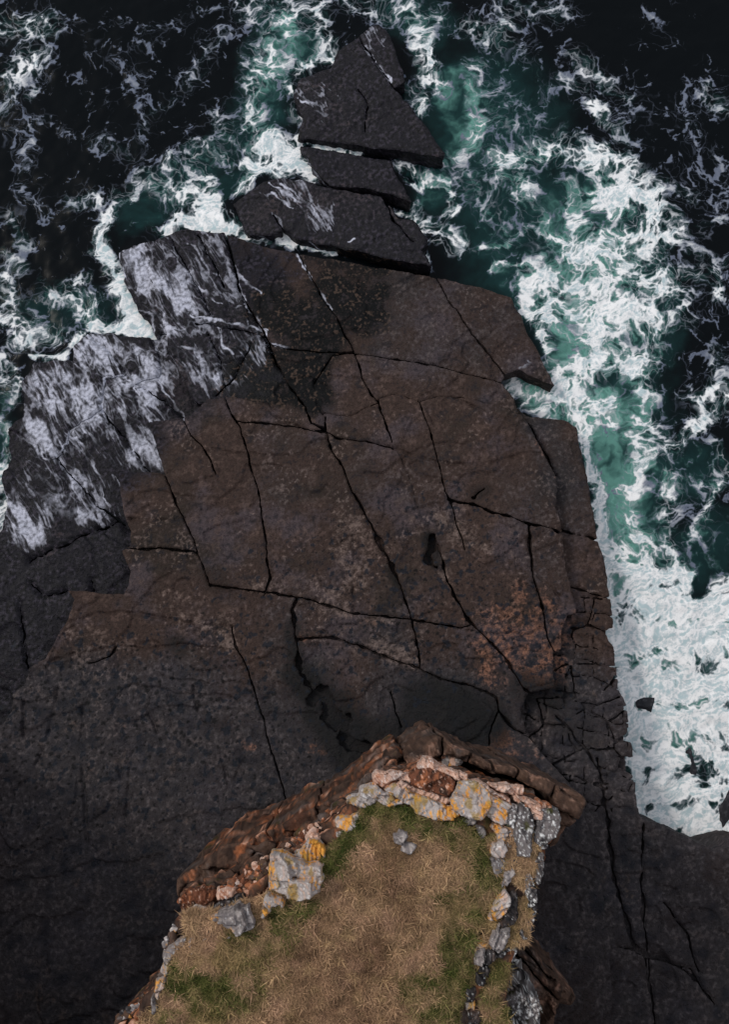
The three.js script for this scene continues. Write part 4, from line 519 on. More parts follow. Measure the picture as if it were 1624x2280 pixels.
function stoneGeometry(seed, sx, sy, sz, kind, { detail = 9, planes = 10, sharp = 0.5, outline = null, bedded = 0 } = {}) {
  const r = rng(seed), N = [];
  for (let k = 0; k < planes; k++) { const u = r() * 2 - 1, a = r() * 6.283, s = Math.sqrt(1 - u * u); N.push([s * Math.cos(a), u, s * Math.sin(a), sharp + (1 - sharp) * r()]); }
  N.push([0.1 * (r() - 0.5), 1, 0.1 * (r() - 0.5), 0.75 + 0.1 * r()]);
  let ge = new THREE.IcosahedronGeometry(1, detail); ge.deleteAttribute('uv'); ge.deleteAttribute('normal'); ge = mergeVertices(ge, 1e-4);
  const p = ge.attributes.position, n = p.count, C = new Float32Array(n * 3), U = new Float32Array(n * 2), o = [0, 0, 0], off = (seed % 97) * 3.7;
  for (let k = 0; k < n; k++) {
    const x = p.getX(k), y = p.getY(k), z = p.getZ(k); let d = 1.25;
    for (const q of N) { const c = q[0] * x + q[1] * y + q[2] * z; if (c > 0.05) d = Math.min(d, q[3] / c); }
    if (outline) {                                       // plan outline of a stone that was drawn, in half sizes
      const h = Math.hypot(x, z) || 1e-6, ax = x / h, az = z / h; let best = 1.3;
      for (let e = 0; e < outline.length; e++) { const [x1, z1] = outline[e], [x2, z2] = outline[(e + 1) % outline.length], ex = x2 - x1, ez = z2 - z1, den = ax * ez - az * ex; if (Math.abs(den) < 1e-6) continue; const t = (x1 * ez - z1 * ex) / den, s = (x1 * az - z1 * ax) / den; if (t > 0 && s >= -0.001 && s <= 1.001) best = Math.min(best, t); }
      d = Math.min(1.0 / Math.max(0.25, Math.abs(y)) * 0.85, best / Math.max(0.35, h));
      for (const q of N) { const c = q[0] * x + q[1] * y + q[2] * z; if (c > 0.05 && y > 0.1) d = Math.min(d, q[3] * 1.25 / c); }
    }
    let X = x * d, Y = y * d, Z = z * d;
    const a = 0.10 * fbm3(X * 1.3 + off, Y * 1.3, Z * 1.3, 4), b = 0.055 * Math.abs(fbm3(X * 4 + off, Y * 4, Z * 4, 3)) ; const m = 1 + a - b; X *= m; Y *= m; Z *= m;
    X *= sx; Y *= sy; Z *= sz;
    if (bedded) { const st = Math.floor((Y + 0.4 * X + off) / bedded) % 2 ? 0.06 : -0.03; X *= 1 + st; Z *= 1 + st; }
    p.setXYZ(k, X, Y, Z); stoneColour(kind, X + off, Y, Z, o); C.set(o, k * 3);
    U[k * 2] = X * 0.35 + Y * 0.3; U[k * 2 + 1] = Z * 0.35 - Y * 0.25;
  }
  ge.setAttribute('color', new THREE.BufferAttribute(C, 3)); ge.setAttribute('uv', new THREE.BufferAttribute(U, 2));
  return toCreasedNormals(ge, 0.3);
}
let stoneSeed = 100;
const SM = 0.0176;                                       // metres to a sheet unit at the height of the headland
function stoneAt(name, px, py, w, h, deg, kind, y, parent, opt = {}) {
  const [x, z] = at(px, py, y), hh = opt.height || 0.42 * Math.min(w, h) * SM + 0.12;
  const m = mesh(name, stoneGeometry(opt.seed || stoneSeed++, w * SM * 0.5 * 1.12, hh, h * SM * 0.5 * 1.12, kind, opt), M.stone, parent);
  m.position.set(x, y - (opt.sink ?? 0.12), z); m.rotation.y = -deg * Math.PI / 180; return m;
}

// ---------------------------------------------------------------- the headland
const Y_TOP = 21, Y_FOOT = 14.5;
const rimTop = [[413, 2031], [440, 2012], [482, 2004], [545, 1985], [620, 1925], [690, 1880], [745, 1840], [775, 1790], [800, 1765], [860, 1735], [915, 1727], [945, 1704], [1007, 1722], [1047, 1728], [1103, 1750], [1147, 1772], [1197, 1786], [1230, 1810], [1247, 1847], [1216, 1893], [1209, 1937], [1203, 1967], [1195, 1989], [1193, 2015], [1183, 2061], [1170, 2091], [1155, 2092], [1151, 2123], [1139, 2149], [1135, 2189], [1125, 2229], [1135, 2269], [1130, 2420], [1120, 2700], [100, 2700], [180, 2400], [262, 2280], [290, 2264], [320, 2216], [343, 2200], [346, 2178], [361, 2160], [362, 2140], [379, 2104], [380, 2084], [391, 2052]];
const rimFoot = [[391, 1962], [413, 1940], [461, 1916], [521, 1878], [586, 1854], [650, 1821], [735, 1781], [812, 1721], [835, 1701], [881, 1671], [908, 1692]];
const topW = plan(rimTop, Y_TOP), footW = topW.map((p, k) => k < rimFoot.length ? at(...rimFoot[k], Y_FOOT) : p);
const headland = structure('headland');
M.cliff = new THREE.MeshPhysicalMaterial({ vertexColors: true, bumpMap: boulderBump, bumpScale: 0.08, roughness: 0.85, specularIntensity: 0.3 });
const CC = { red: L3(112, 70, 52), rust: L3(164, 98, 62), umber: L3(54, 42, 37), brown: L3(88, 68, 58), pink: L3(204, 164, 144), grey: L3(98, 90, 88), black: L3(22, 21, 22), moss: L3(58, 58, 26) };
function cliffColour(x, y, z, o) {
  const s = fbm3(x * 0.5, y * 3.2 + 0.3 * x, z * 0.5, 3), a = fbm3(x * 0.45 + 20, y * 0.45, z * 0.45, 3), b = fbm3(x * 2.2, y * 2.2, z * 2.2 + 7, 3), c = fbm3(x * 6 + 3, y * 6, z * 6, 2);
  o[0] = CC.brown[0]; o[1] = CC.brown[1]; o[2] = CC.brown[2];
  mix3(o, CC.umber, ss(-0.25, 0.25, b + a * 0.4)); mix3(o, CC.red, ss(0.0, 0.45, a + s * 0.4) * 0.7); mix3(o, CC.rust, ss(0.02, 0.36, s + c * 0.35 + a * 0.3) * 0.85); mix3(o, CC.pink, ss(0.2, 0.5, s + b * 0.3 + c * 0.3) * 0.8); mix3(o, CC.grey, ss(0.12, 0.4, -a + c * 0.3) * 0.7); mix3(o, CC.moss, ss(0.28, 0.4, fbm3(x * 0.9 + 60, y, z * 0.9, 3)) * 0.7);
  const g = 1 + 0.35 * c + 0.2 * noise3(x * 15, y * 15, z * 15); o[0] *= g; o[1] *= g; o[2] *= g;
}
const stoneUV = (x, y, z) => [x * 0.35 + y * 0.3, z * 0.35 - y * 0.25];
{
  const r = rng(5); let y = 5.0; const beds = []; while (y < Y_TOP - 0.05) { const t = y < 13 ? 1.6 : 0.35 + r() * 0.5; beds.push([y, Math.min(Y_TOP, y + t)]); y += t; }
  beds.forEach(([y0, y1], b) => {
    const ym = (y0 + y1) / 2, t = clamp((ym - Y_FOOT) / (Y_TOP - Y_FOOT)), under = Math.max(0, Y_FOOT - ym) * 0.3;
    const poly = topW.map((p, k) => { const q = footW[k]; return [lerp(q[0], p[0], t), lerp(q[1], p[1], t)]; });
    const fine = y0 > 12.5, g = Grid.around(poly.map(p => [p[0], Math.min(p[1], 20)]), fine ? 0.09 : 0.3, 0.7, 0.1), f = g.polygon(poly);
    for (let j = 0, k = 0; j < g.nz; j++) for (let i = 0; i < g.nx; i++, k++) { const x = g.x0 + i * g.c, z = g.z0 + j * g.c; f[k] += -under + (0.2 * noise3(x * 0.55, z * 0.55, b * 0.5) + 0.16 * noise3(x * 1.7, z * 1.7, b * 0.9) + 0.08 * noise3(x * 4.5, z * 4.5, b * 2.1)) * (b === beds.length - 1 ? 0.5 : 1); if (fine) { worley(x * 0.8 + b * 5.3, z * 0.8); const d = (WF.f2 - WF.f1) * 0.6 - 0.045; if (d < f[k] && f[k] < 1.2) f[k] = d; } }
    slabGeometries(g, f, { top: (x, z, d) => y1 + 0.06 * fbm(x * 1.3 + b, z * 1.3, 3) + (fine ? 0.06 * noise2(x * 0.8 + b * 3, z * 0.8) : 0) - edge(d, 0.18, 0.12), bottom: () => y0 - 0.1, uv: stoneUV, color: cliffColour, most: b >= beds.length - 2 ? Infinity : 1.9, least: 30, rows: 3, rough: 0.12 })
      .slice(0, 30).forEach(p => mesh('rock_bed', p.geo, M.cliff, headland));
  });
}
console.log('cliff');
// the outer ridge below the northern rim, with a trench behind it, and the spur on the right
function ridgeColour(x, y, z, o) {
  const a = fbm3(x * 0.7, y * 0.7, z * 0.7, 3), b = fbm3(x * 2.6 + 9, y * 2.6, z * 2.6, 3), c = fbm3(x * 8, y * 8, z * 8, 2), s = fbm3(x * 0.6 + z * 1.1, y * 4, z * 0.5 - x * 0.9, 3);
  o[0] = CC.brown[0]; o[1] = CC.brown[1]; o[2] = CC.brown[2];
  mix3(o, CC.umber, ss(-0.2, 0.3, b + a * 0.5)); mix3(o, CC.grey, ss(0.0, 0.4, a + c * 0.3) * 0.5); mix3(o, CC.red, ss(0.1, 0.4, s) * 0.45); mix3(o, CC.pink, ss(0.1, 0.5, s + c * 0.5) * 0.3);
  const g = 1 + 0.4 * c + 0.25 * noise3(x * 17, y * 17, z * 17); o[0] *= g; o[1] *= g; o[2] *= g;
}
// slope: fall per metre away from the first point; ridge: height gained away from the edge
function crag(poly, y, foot, opt = {}) {
  const pts = plan(poly, y), g = Grid.around(pts, 0.06, 0.6, 0.1), f = g.polygon(pts), k0 = y * 3.1;
  for (const [c, w] of opt.cracks || []) g.cut(f, plan(c, y).map(p => [...p.slice(0, 2), w]));
  const cx = pts[0][0], cz = pts[0][1];
  slabGeometries(g, f, { top: (x, z, d) => y + (opt.dx || 0) * (x - cx) + (opt.dz || 0) * (z - cz) + facet(x, z, k0, 1.3, 0.22) + facet(x, z, k0 + 4, 0.45, 0.26) + 0.06 * fbm(x * 3, z * 3 + y, 3) + (opt.steps || 0) * Math.floor(fbm(x * 0.5 + 3, z * 0.5 + y, 2) * 4 + (x - z) * 0.5) - edge(d, 0.16, 0.16), bottom: () => foot, uv: stoneUV, color: opt.colour || ridgeColour, least: 30, rows: 10, rough: 0.22 }).forEach(p => mesh('rock_ridge', p.geo, M.cliff, headland));
}
crag([[905, 1692], [945, 1657], [973, 1638], [995, 1645], [1051, 1676], [1097, 1698], [1098, 1716], [1050, 1698], [1010, 1684], [985, 1684], [962, 1694], [935, 1717], [915, 1732]], 18.2, 6, { cracks: [[[[990, 1640], [985, 1690]], 0.08], [[[1050, 1670], [1046, 1705]], 0.06]] });
crag([[1100, 1698], [1177, 1718], [1237, 1742], [1303, 1768], [1307, 1788], [1287, 1824], [1250, 1806], [1225, 1776], [1180, 1750], [1130, 1728], [1096, 1722]], 18.0, 6, { cracks: [[[[1222, 1790], [1238, 1742]], 0.12], [[[1160, 1712], [1150, 1745]], 0.06]] });
crag([[1287, 1826], [1275, 1838], [1242, 1886], [1228, 1892], [1236, 1850], [1252, 1808]], 17.4, 6, { dz: -0.3 });
crag([[860, 1690], [900, 1700], [960, 1690], [1100, 1730], [1230, 1790], [1250, 1860], [1100, 1900], [900, 1800]], 15.2, 6);
crag([[391, 1962], [413, 1940], [461, 1916], [487, 1887], [521, 1878], [550, 1878], [586, 1854], [650, 1821], [735, 1781], [812, 1721], [835, 1701], [881, 1671], [897, 1688], [862, 1718], [822, 1748], [792, 1778], [742, 1812], [664, 1856], [604, 1886], [548, 1922], [520, 1945], [490, 1965], [478, 1981], [450, 1975], [408, 1976], [394, 2005]], 16.6, 6, { dz: -0.05, colour: cliffColour, cracks: [[[[590, 1850], [612, 1890]], 0.1], [[[700, 1790], [716, 1830]], 0.09]] });
crag([[1120, 2095], [1151, 2098], [1190, 2120], [1215, 2160], [1245, 2195], [1299, 2245], [1290, 2262], [1262, 2256], [1250, 2280], [1230, 2340], [1090, 2340], [1090, 2140]], 14, 5, { dz: -0.1, steps: 0.22, cracks: [[[[1150, 2130], [1200, 2190], [1260, 2250]], 0.1], [[[1145, 2180], [1190, 2230], [1215, 2290]], 0.12], [[[1170, 2120], [1240, 2200]], 0.1]] });
console.log('crags');
const rimRocks = [                                        // [kind, rise above the rim, outline on the sheet]
  ['lichen', 0.35, [[774,1784],[799,1777],[805,1763],[827,1751],[843,1755],[855,1767],[873,1771],[878,1781],[863,1794],[839,1787],[811,1799],[793,1793]]],
  ['lichen', 0.3, [[861,1759],[875,1750],[895,1753],[913,1763],[907,1777],[899,1781],[867,1765]]],
  ['lichen', 0.2, [[880,1781],[897,1782],[891,1789],[869,1793],[865,1792]]],
  ['gold', 0.35, [[904,1785],[915,1769],[935,1771],[975,1787],[995,1797],[996,1811],[987,1827],[963,1821],[927,1809],[919,1795]]],
  ['gold', 0.25, [[997,1797],[1007,1797],[1022,1815],[1013,1823],[989,1823]]],
  ['gold', 0.3, [[748,1831],[771,1821],[801,1811],[809,1827],[803,1845],[785,1855],[753,1843]]],
  ['lichen', 0.2, [[750,1857],[763,1855],[781,1871],[789,1891],[773,1895],[761,1887]]],
  ['grey', 0.1, [[790,1883],[811,1881],[807,1901],[795,1897]]],
  ['red', 0.15, [[915,1731],[925,1717],[955,1715],[995,1729],[1011,1743],[1011,1759],[999,1771],[955,1759],[919,1747]]],
  ['pink', 0.0, [[937,1701],[945,1690],[961,1691],[975,1709],[1005,1717],[1039,1725],[1039,1739],[1015,1733],[995,1726],[955,1713],[933,1713]]],
  ['pink', 0.1, [[891,1741],[915,1755],[945,1760],[975,1772],[1005,1781],[995,1789],[965,1778],[935,1770],[915,1767],[885,1749]]],
  ['pink', 0.0, [[835,1727],[845,1721],[895,1723],[915,1731],[911,1739],[875,1735],[855,1749],[839,1749]]],
  ['lichen', 0.55, [[1029,1744],[1047,1740],[1067,1744],[1083,1760],[1092,1770],[1091,1796],[1083,1814],[1073,1824],[1051,1824],[1025,1812],[1013,1800],[1009,1784]]],
  ['pink', 0.35, [[1055,1740],[1073,1742],[1093,1762],[1135,1784],[1133,1794],[1119,1784],[1095,1770],[1071,1752]]],
  ['lichen', 0.3, [[1094,1774],[1119,1786],[1137,1796],[1129,1808],[1127,1830],[1115,1834],[1103,1828],[1087,1816],[1093,1794]]],
  ['pink', 0.1, [[1095,1750],[1127,1752],[1165,1756],[1163,1772],[1147,1770],[1119,1762]]],
  ['white', 0.25, [[1131,1804],[1139,1794],[1151,1800],[1152,1816],[1145,1836],[1143,1860],[1137,1872],[1129,1856]]],
  ['white', 0.4, [[1155,1800],[1165,1794],[1179,1800],[1189,1814],[1192,1836],[1185,1856],[1183,1892],[1177,1904],[1155,1902],[1154,1880],[1148,1856],[1154,1828]]],
  ['white', 0.15, [[1207,1804],[1227,1800],[1241,1808],[1248,1830],[1247,1850],[1231,1868],[1215,1878],[1203,1884],[1193,1868],[1198,1848],[1202,1822]]],
  ['pink', 0.2, [[1147,1774],[1159,1780],[1181,1786],[1197,1794],[1207,1814],[1205,1822],[1191,1820],[1183,1800],[1167,1792],[1153,1788]]],
  ['rust', 0.05, [[1197,1786],[1219,1790],[1229,1800],[1208,1804],[1200,1796]]],
  ['lichen', 0.25, [[1097,1836],[1119,1842],[1131,1848],[1131,1864],[1123,1872],[1111,1868],[1107,1852],[1095,1842]]],
  ['lichen', 0.3, [[1097,1884],[1115,1874],[1123,1874],[1127,1892],[1123,1904],[1107,1906],[1095,1896]]],
  ['grey', 0.25, [[1097,1910],[1119,1912],[1127,1922],[1125,1940],[1111,1946],[1105,1962],[1099,1936]]],
  ['grey', 0.2, [[1127,1944],[1139,1936],[1143,1944],[1131,1968],[1121,1976],[1125,1956]]],
  ['white', 0.0, [[1199,1902],[1207,1904],[1210,1932],[1207,1952],[1199,1968],[1191,1952],[1193,1916]]],
  ['white', 0.1, [[1135,1914],[1147,1914],[1151,1922],[1141,1934],[1135,1930]]],
  ['grey', 0.15, [[1031,1826],[1059,1828],[1063,1836],[1035,1838]]],
  ['grey', 0.2, [[1063,1840],[1075,1844],[1082,1858],[1071,1880],[1061,1886],[1069,1864]]],
  ['white', 0.1, [[1127,1876],[1135,1878],[1137,1886],[1129,1890]]],
  ['white', -0.1, [[1195,1882],[1207,1886],[1215,1878],[1215,1890],[1205,1892]]],
  ['lichen', 0.3, [[1127,1987],[1135,1997],[1135,2013],[1123,2031],[1103,2047],[1089,2045],[1097,2029],[1103,2007],[1115,1995]]],
  ['dark', 0.25, [[1138,1995],[1151,1991],[1151,2045],[1143,2057],[1119,2063],[1112,2053],[1127,2035],[1137,2013]]],
  ['white', 0.1, [[1167,1949],[1179,1949],[1184,1959],[1193,1985],[1195,2003],[1187,2045],[1181,2073],[1171,2093],[1161,2079],[1167,2061],[1177,2039],[1181,2009],[1173,1981]]],
  ['grey', 0.3, [[1103,2075],[1127,2067],[1133,2069],[1133,2085],[1123,2101],[1111,2121],[1091,2103],[1097,2087]]],
  ['lichen', 0.2, [[1065,2091],[1083,2085],[1091,2089],[1086,2109],[1069,2115],[1059,2115]]],
  ['grey', 0.15, [[1089,2053],[1101,2050],[1109,2055],[1107,2069],[1095,2069]]],
  ['white', 0.0, [[1135,2101],[1151,2089],[1153,2097],[1135,2115],[1123,2129],[1111,2133],[1115,2121]]],
  ['grey', 0.2, [[1063,2121],[1081,2115],[1079,2133],[1073,2149],[1061,2145]]],
  ['dark', 0.2, [[1087,2117],[1101,2115],[1105,2133],[1091,2149],[1079,2145]]],
  ['white', -0.1, [[1151,2105],[1153,2123],[1143,2145],[1135,2141],[1139,2125]]],
  ['dark', 0.1, [[1063,2155],[1087,2153],[1089,2169],[1073,2189],[1061,2185]]],
  ['dark', 0.1, [[1039,2203],[1055,2201],[1055,2225],[1043,2225]]],
  ['lichen', 0.1, [[1039,2233],[1055,2231],[1053,2245],[1041,2249]]],
  ['dark', 0.1, [[1045,2257],[1065,2255],[1067,2280],[1047,2280]]],
  ['grey', 0.25, [[421,2094],[431,2082],[457,2070],[473,2068],[511,2084],[497,2086],[467,2084],[451,2098],[443,2102],[441,2114],[433,2122],[421,2110]]],
  ['lichen', 0.15, [[399,2110],[415,2112],[413,2134],[405,2142],[391,2132]]],
  ['grey', 0.15, [[387,2106],[413,2088],[413,2100],[395,2118],[375,2142],[363,2146],[361,2138],[365,2126]]],
  ['lichen', 0.1, [[361,2154],[375,2142],[373,2162],[363,2170],[358,2166]]],
  ['gold', 0.15, [[349,2184],[363,2180],[365,2194],[355,2204],[345,2206]]],
  ['lichen', 0.15, [[347,2212],[359,2206],[367,2214],[357,2228],[347,2222]]],
  ['grey', 0.1, [[341,2218],[346,2230],[353,2240],[345,2254],[341,2242]]],
  ['red', -0.2, [[396,2012],[418,1986],[449,1979],[478,1988],[468,2005],[444,2017],[408,2029]]],
  ['dark', 0.0, [[482,2017],[511,2000],[542,1995],[545,2015],[511,2029],[473,2027]]],
  ['pink', 0.0, [[482,1986],[502,1979],[521,1983],[514,1998],[482,2003]]],
  ['gold', 0.25, [[674,1895],[686,1873],[708,1875],[722,1895],[722,1923],[708,1928],[684,1921],[660,1904]]],
  ['pink', 0.0, [[682,1871],[696,1856],[710,1868],[706,1875]]],
  ['lichen', -0.1, [[413,2034],[437,2017],[456,2019],[449,2029],[420,2036]]]];
function facet(x, z, k, size, amp) { worley(x / size + k * 13.7, z / size + k * 5.1); const a = WF.id * 0.71 + k, q = amp * WF.f1 * size; return q * Math.cos(a) + amp * 0.35 * size * (((WF.id * 31) % 19) / 19 - 0.5); }
let rockSeed = 1;
// a rock with a drawn plan outline: broken facets on top, rough sides
function rock(name, poly, y, lift, foot, kind, parent, { cell = 0.035, tilt = 0.12, amp = 1, split = 0.5, slope, rows = 5 } = {}) {
  const seed = rockSeed++, r = rng(seed * 77 + 3), pts = plan(poly, y + lift), g = Grid.around(pts, cell, 0.3, 0.06), f = g.polygon(pts, 1.2);
  const gx = slope ? slope[0] : (r() - 0.5) * 2 * tilt, gz = slope ? slope[1] : (r() - 0.5) * 2 * tilt, ca = r() * 3.1, beds = kind === 'pink' || r() < 0.6;
  let cx = 0, cz = 0; for (const p of pts) { cx += p[0] / pts.length; cz += p[1] / pts.length; }
  for (let j = 0, k = 0; j < g.nz; j++) for (let i = 0; i < g.nx; i++, k++) { const x = g.x0 + i * cell, z = g.z0 + j * cell; f[k] += 0.07 + 0.035 * noise2(x * 5 + seed, z * 5) + 0.02 * noise2(x * 13, z * 13 + seed); if (f[k] > 0.05) { worley(x / 0.9 + seed * 3.3 + 0.15 * noise2(x * 3, z * 3), z / 0.7 + seed * 1.7); const d = (WF.f2 - WF.f1) * 0.5 + 0.06 * (1 - split) - 0.012 + 0.3 * Math.max(0, noise2(x * 1.1 + seed, z * 1.1) + 0.25 - split * 0.5); if (d < f[k]) f[k] = Math.max(0.012, d); } }
  const top = (x, z, d) => {
    let h = y + lift + gx * (x - cx) + gz * (z - cz) + amp * (facet(x, z, seed, 0.85, 0.38) + facet(x, z, seed + 9, 0.33, 0.26)) + 0.03 * amp * fbm(x * 6, z * 6, 3);
    if (beds) { const u = (x * Math.cos(ca) + z * Math.sin(ca)) * 5.5 + 0.7 * noise2(x * 2, z * 2 + seed); h += 0.11 * (u - Math.floor(u)); }
    return h - edge(d, 0.07, 0.10) - edge(d, 0.035, 0.2);
  };
  const parts = slabGeometries(g, f, { top, bottom: () => foot, uv: (x, y, z) => [x * 0.5 + y * 0.3, z * 0.5 - y * 0.3], color: (x, y, z, o) => stoneColour(kind, x + seed * 0.37, y, z, o), least: 12, rows, rough: 0.09 * rows / 5 });
  const ge = parts.length > 1 ? mergeGeometries(parts.map(p => p.geo)) : parts[0].geo;
  return mesh(name, ge, M.stone, parent);
}
for (const [kind, lift, poly] of rimRocks) rock('stone', poly, Y_TOP + 0.1, lift, Y_TOP - 0.5, kind, headland);
{
  const r = rng(77), T = plan(rimTop, Y_TOP);              // rubble on the broken edges
  const band = (a, b, n, kinds, y, s0, s1, spread) => { for (let k = 0; k < n; k++) { const t = r(), px = lerp(a[0], b[0], t) + (r() - 0.5) * spread, py = lerp(a[1], b[1], t) + (r() - 0.5) * spread, s = lerp(s0, s1, r() * r()); stoneAt('stone', px, py, s * (0.8 + r() * 0.7), s, r() * 180, kinds[Math.floor(r() * kinds.length)], y, headland, { detail: 5, height: s * SM * 0.4 }); } };
  band([262, 2276], [338, 2214], 22, ['brown', 'grey', 'brown', 'dark'], 20.9, 9, 22, 16);
  band([500, 1985], [720, 1870], 90, ['red', 'pink', 'rust', 'pink', 'brown', 'rust'], 20.9, 7, 20, 44); band([560, 1935], [790, 1790], 50, ['rust', 'pink', 'red', 'brown'], 19.6, 7, 20, 26);
  band([425, 2000], [540, 1975], 14, ['red', 'pink', 'dark'], 20.6, 8, 20, 20);
  band([850, 1735], [1000, 1740], 34, ['pink', 'red', 'pink', 'grey'], 21.0, 6, 16, 26);
  band([985, 1690], [1020, 1700], 9, ['pink', 'grey'], 17.6, 14, 26, 14);
  band([1125, 1810], [1120, 2100], 40, ['white', 'grey', 'dark', 'lichen'], 21.0, 8, 20, 46);
  band([1185, 1870], [1165, 2080], 26, ['white', 'dark', 'grey'], 20.9, 8, 22, 26);
  band([1080, 2110], [1056, 2270], 14, ['dark', 'grey', 'lichen'], 21.0, 8, 18, 22);
  band([385, 2050], [365, 2150], 12, ['brown', 'grey', 'lichen'], 20.9, 8, 18, 14);
}
// stones that lie loose on the headland
const boulders = 'boulders on the headland', greys = 'grey stones in the grass';
tag(rock('boulder', [[605,1907],[624,1908],[648,1916],[679,1931],[710,1938],[718,1957],[708,1988],[696,1998],[665,2005],[641,1998],[600,1983],[601,1947]], 21.5, 0.75, 21.1, 'lichen', null, { amp: 1.3, slope: [0.06, -0.16] }), 'largest boulder, square-shouldered grey rock with orange lichen, at the left edge of the grass', 'boulder', boulders);
tag(rock('boulder', [[471,2048],[483,2036],[507,2034],[527,2024],[537,2030],[553,2022],[553,2036],[565,2056],[561,2066],[543,2076],[525,2084],[515,2072],[493,2062],[479,2056]], 21.45, 0.6, 21.1, 'grey', null, { amp: 1.3, slope: [0.05, -0.2] }), 'long grey boulder below the largest boulder, orange lichen on its left end', 'boulder', boulders);
tag(rock('boulder', [[593,2000],[629,2003],[631,2015],[607,2019],[586,2041],[588,2019]], 21.4, 0.25, 21.1, 'lichen', null), 'small pointed stone tucked under the lower edge of the largest boulder', 'boulder', boulders);
tag(rock('stone', [[879,1859],[891,1852],[904,1855],[906,1871],[895,1880],[883,1875]], 21.4, 0.22, 21.15, 'grey', null), 'upper of two small grey stones lying in the open grass', 'stone', greys);
tag(rock('stone', [[896,1879],[907,1877],[925,1883],[923,1891],[907,1902],[896,1895]], 21.4, 0.22, 21.15, 'grey', null), 'lower of two small grey stones lying in the open grass', 'stone', greys);
tag(rock('boulder', [[1127,2227],[1147,2215],[1177,2217],[1199,2227],[1205,2245],[1203,2269],[1195,2289],[1143,2289],[1137,2261],[1129,2245]], 19.6, 0.3, 14.5, 'white', null, { amp: 1.6, tilt: 0.25, rows: 16 }), 'white-spotted grey boulder at the bottom right edge of the headland', 'boulder', boulders);
// black rocks awash in the white water
for (const [px, py, w, h, d, s, label] of [[1437, 1568, 34, 26, 40, 71, 'small black rock awash in white surf beside the shelf edge'], [1545, 1690, 30, 60, -10, 72, 'long black rock awash in the middle of the white surf'], [1618, 1800, 40, 90, 10, 73, 'black rock awash at the right-hand edge of the surf']]) {
  const [x, z] = at(px, py, 0.2), m = mesh('surf_rock', stoneGeometry(9100 + s, w * 0.024, 0.5, h * 0.024, 'wet', { detail: 24, planes: 22, sharp: 0.4 }), M.stone); m.position.set(x, -0.16, z); m.rotation.y = -d * Math.PI / 180; tag(m, label, 'rock', 'rocks awash in the surf');
}
console.log('stones');

// ---------------------------------------------------------------- turf and grass
const turfOutline = plan([[307, 2290], [341, 2254], [352, 2188], [368, 2170], [378, 2140], [400, 2104], [425, 2074], [417, 2036], [482, 2032], [545, 2010], [590, 2000], [640, 1990], [713, 1911], [735, 1891], [755, 1861], [795, 1801], [815, 1791], [895, 1787], [925, 1807], [985, 1825], [1025, 1829], [1060, 1850], [1093, 1887], [1099, 1909], [1109, 1957], [1107, 1979], [1087, 2045], [1066, 2085], [1056, 2129], [1066, 2149], [1057, 2189], [1040, 2209], [1030, 2249], [1022, 2300], [1010, 2700], [160, 2700], [240, 2400]], 21.4);
const turfSide = plan([[1095, 2140], [1136, 2150], [1133, 2189], [1122, 2229], [1128, 2269], [1120, 2420], [1060, 2420], [1070, 2240], [1080, 2180]], 21.2);
const zGreen = brushField([[740, 1920, 800, 1840, 30, 0.9], [820, 1800, 900, 1810, 24, 0.9], [920, 1830, 1080, 1850, 34, 0.75], [1060, 1880, 1080, 1960, 40, 0.75], [1060, 1960, 1050, 2080, 36, 0.6], [1020, 2100, 1010, 2280, 44, 0.8], [620, 2030, 680, 2010, 36, 0.7], [540, 2090, 640, 2060, 36, 0.6], [400, 2190, 500, 2210, 34, 0.9], [440, 2240, 560, 2230, 40, 0.55], [380, 2260, 400, 2280, 30, 0.5], [690, 1960, 720, 1930, 26, 0.8], [800, 1860, 830, 1840, 30, 0.5], [1000, 2000, 1040, 2100, 40, 0.4], [950, 2200, 980, 2280, 60, 0.6], [600, 2120, 540, 2160, 50, 0.45], [1100, 2160, 1100, 2280, 40, 0.6]], 21.4, 0.15, 0.0178);
const zBare = brushField([[860, 1960, 820, 2100, 150, 0.7], [760, 2150, 800, 2270, 150, 0.9], [900, 2050, 950, 2000, 60, 0.4], [830, 1935, 850, 1940, 20, 0.9]], 21.4, 0.15, 0.0178);
const GC = { tan: L3(168, 136, 106), straw: L3(186, 158, 114), olive: L3(112, 100, 58), green: L3(78, 84, 40), deep: L3(42, 56, 24), brown: L3(112, 82, 66), pink: L3(176, 138, 116) };
function turfColour(x, z, o) {
  const a = fbm(x * 0.5, z * 0.5, 3), b = fbm(x * 1.7 + 40, z * 1.7, 3), c = fbm(x * 6, z * 6, 2);
  o[0] = GC.tan[0]; o[1] = GC.tan[1]; o[2] = GC.tan[2];
  mix3(o, GC.straw, ss(0, 0.4, b) * 0.6); mix3(o, GC.olive, ss(-0.1, 0.3, a + b * 0.4) * 0.55 * (1 - 0.6 * zBare(x, z))); mix3(o, GC.brown, ss(0.25, 0.95, zBare(x, z) * 0.8 + a * 0.6 + b * 0.5 + c * 0.3) * 0.75); mix3(o, GC.pink, ss(0.0, 0.4, fbm(x * 0.8 + 60, z * 0.8, 3)) * 0.5);
  const g = ss(0.2, 0.85, zGreen(x, z) * 0.9 + b * 0.6 + c * 0.4); mix3(o, GC.green, g * 0.95); mix3(o, GC.deep, ss(0.55, 1.15, zGreen(x, z) * 0.8 + b * 0.8 + c * 0.5) * 0.8); mix3(o, GC.straw, ss(0.1, 0.4, fbm(x * 2.6 + 90, z * 2.6, 3)) * 0.35);
}
const turfTop = (x, z, d) => 21.38 + 0.14 * fbm(x * 0.35, z * 0.35, 3) + 0.05 * fbm(x * 1.8, z * 1.8, 3) - edge(d, 0.6, 0.3);
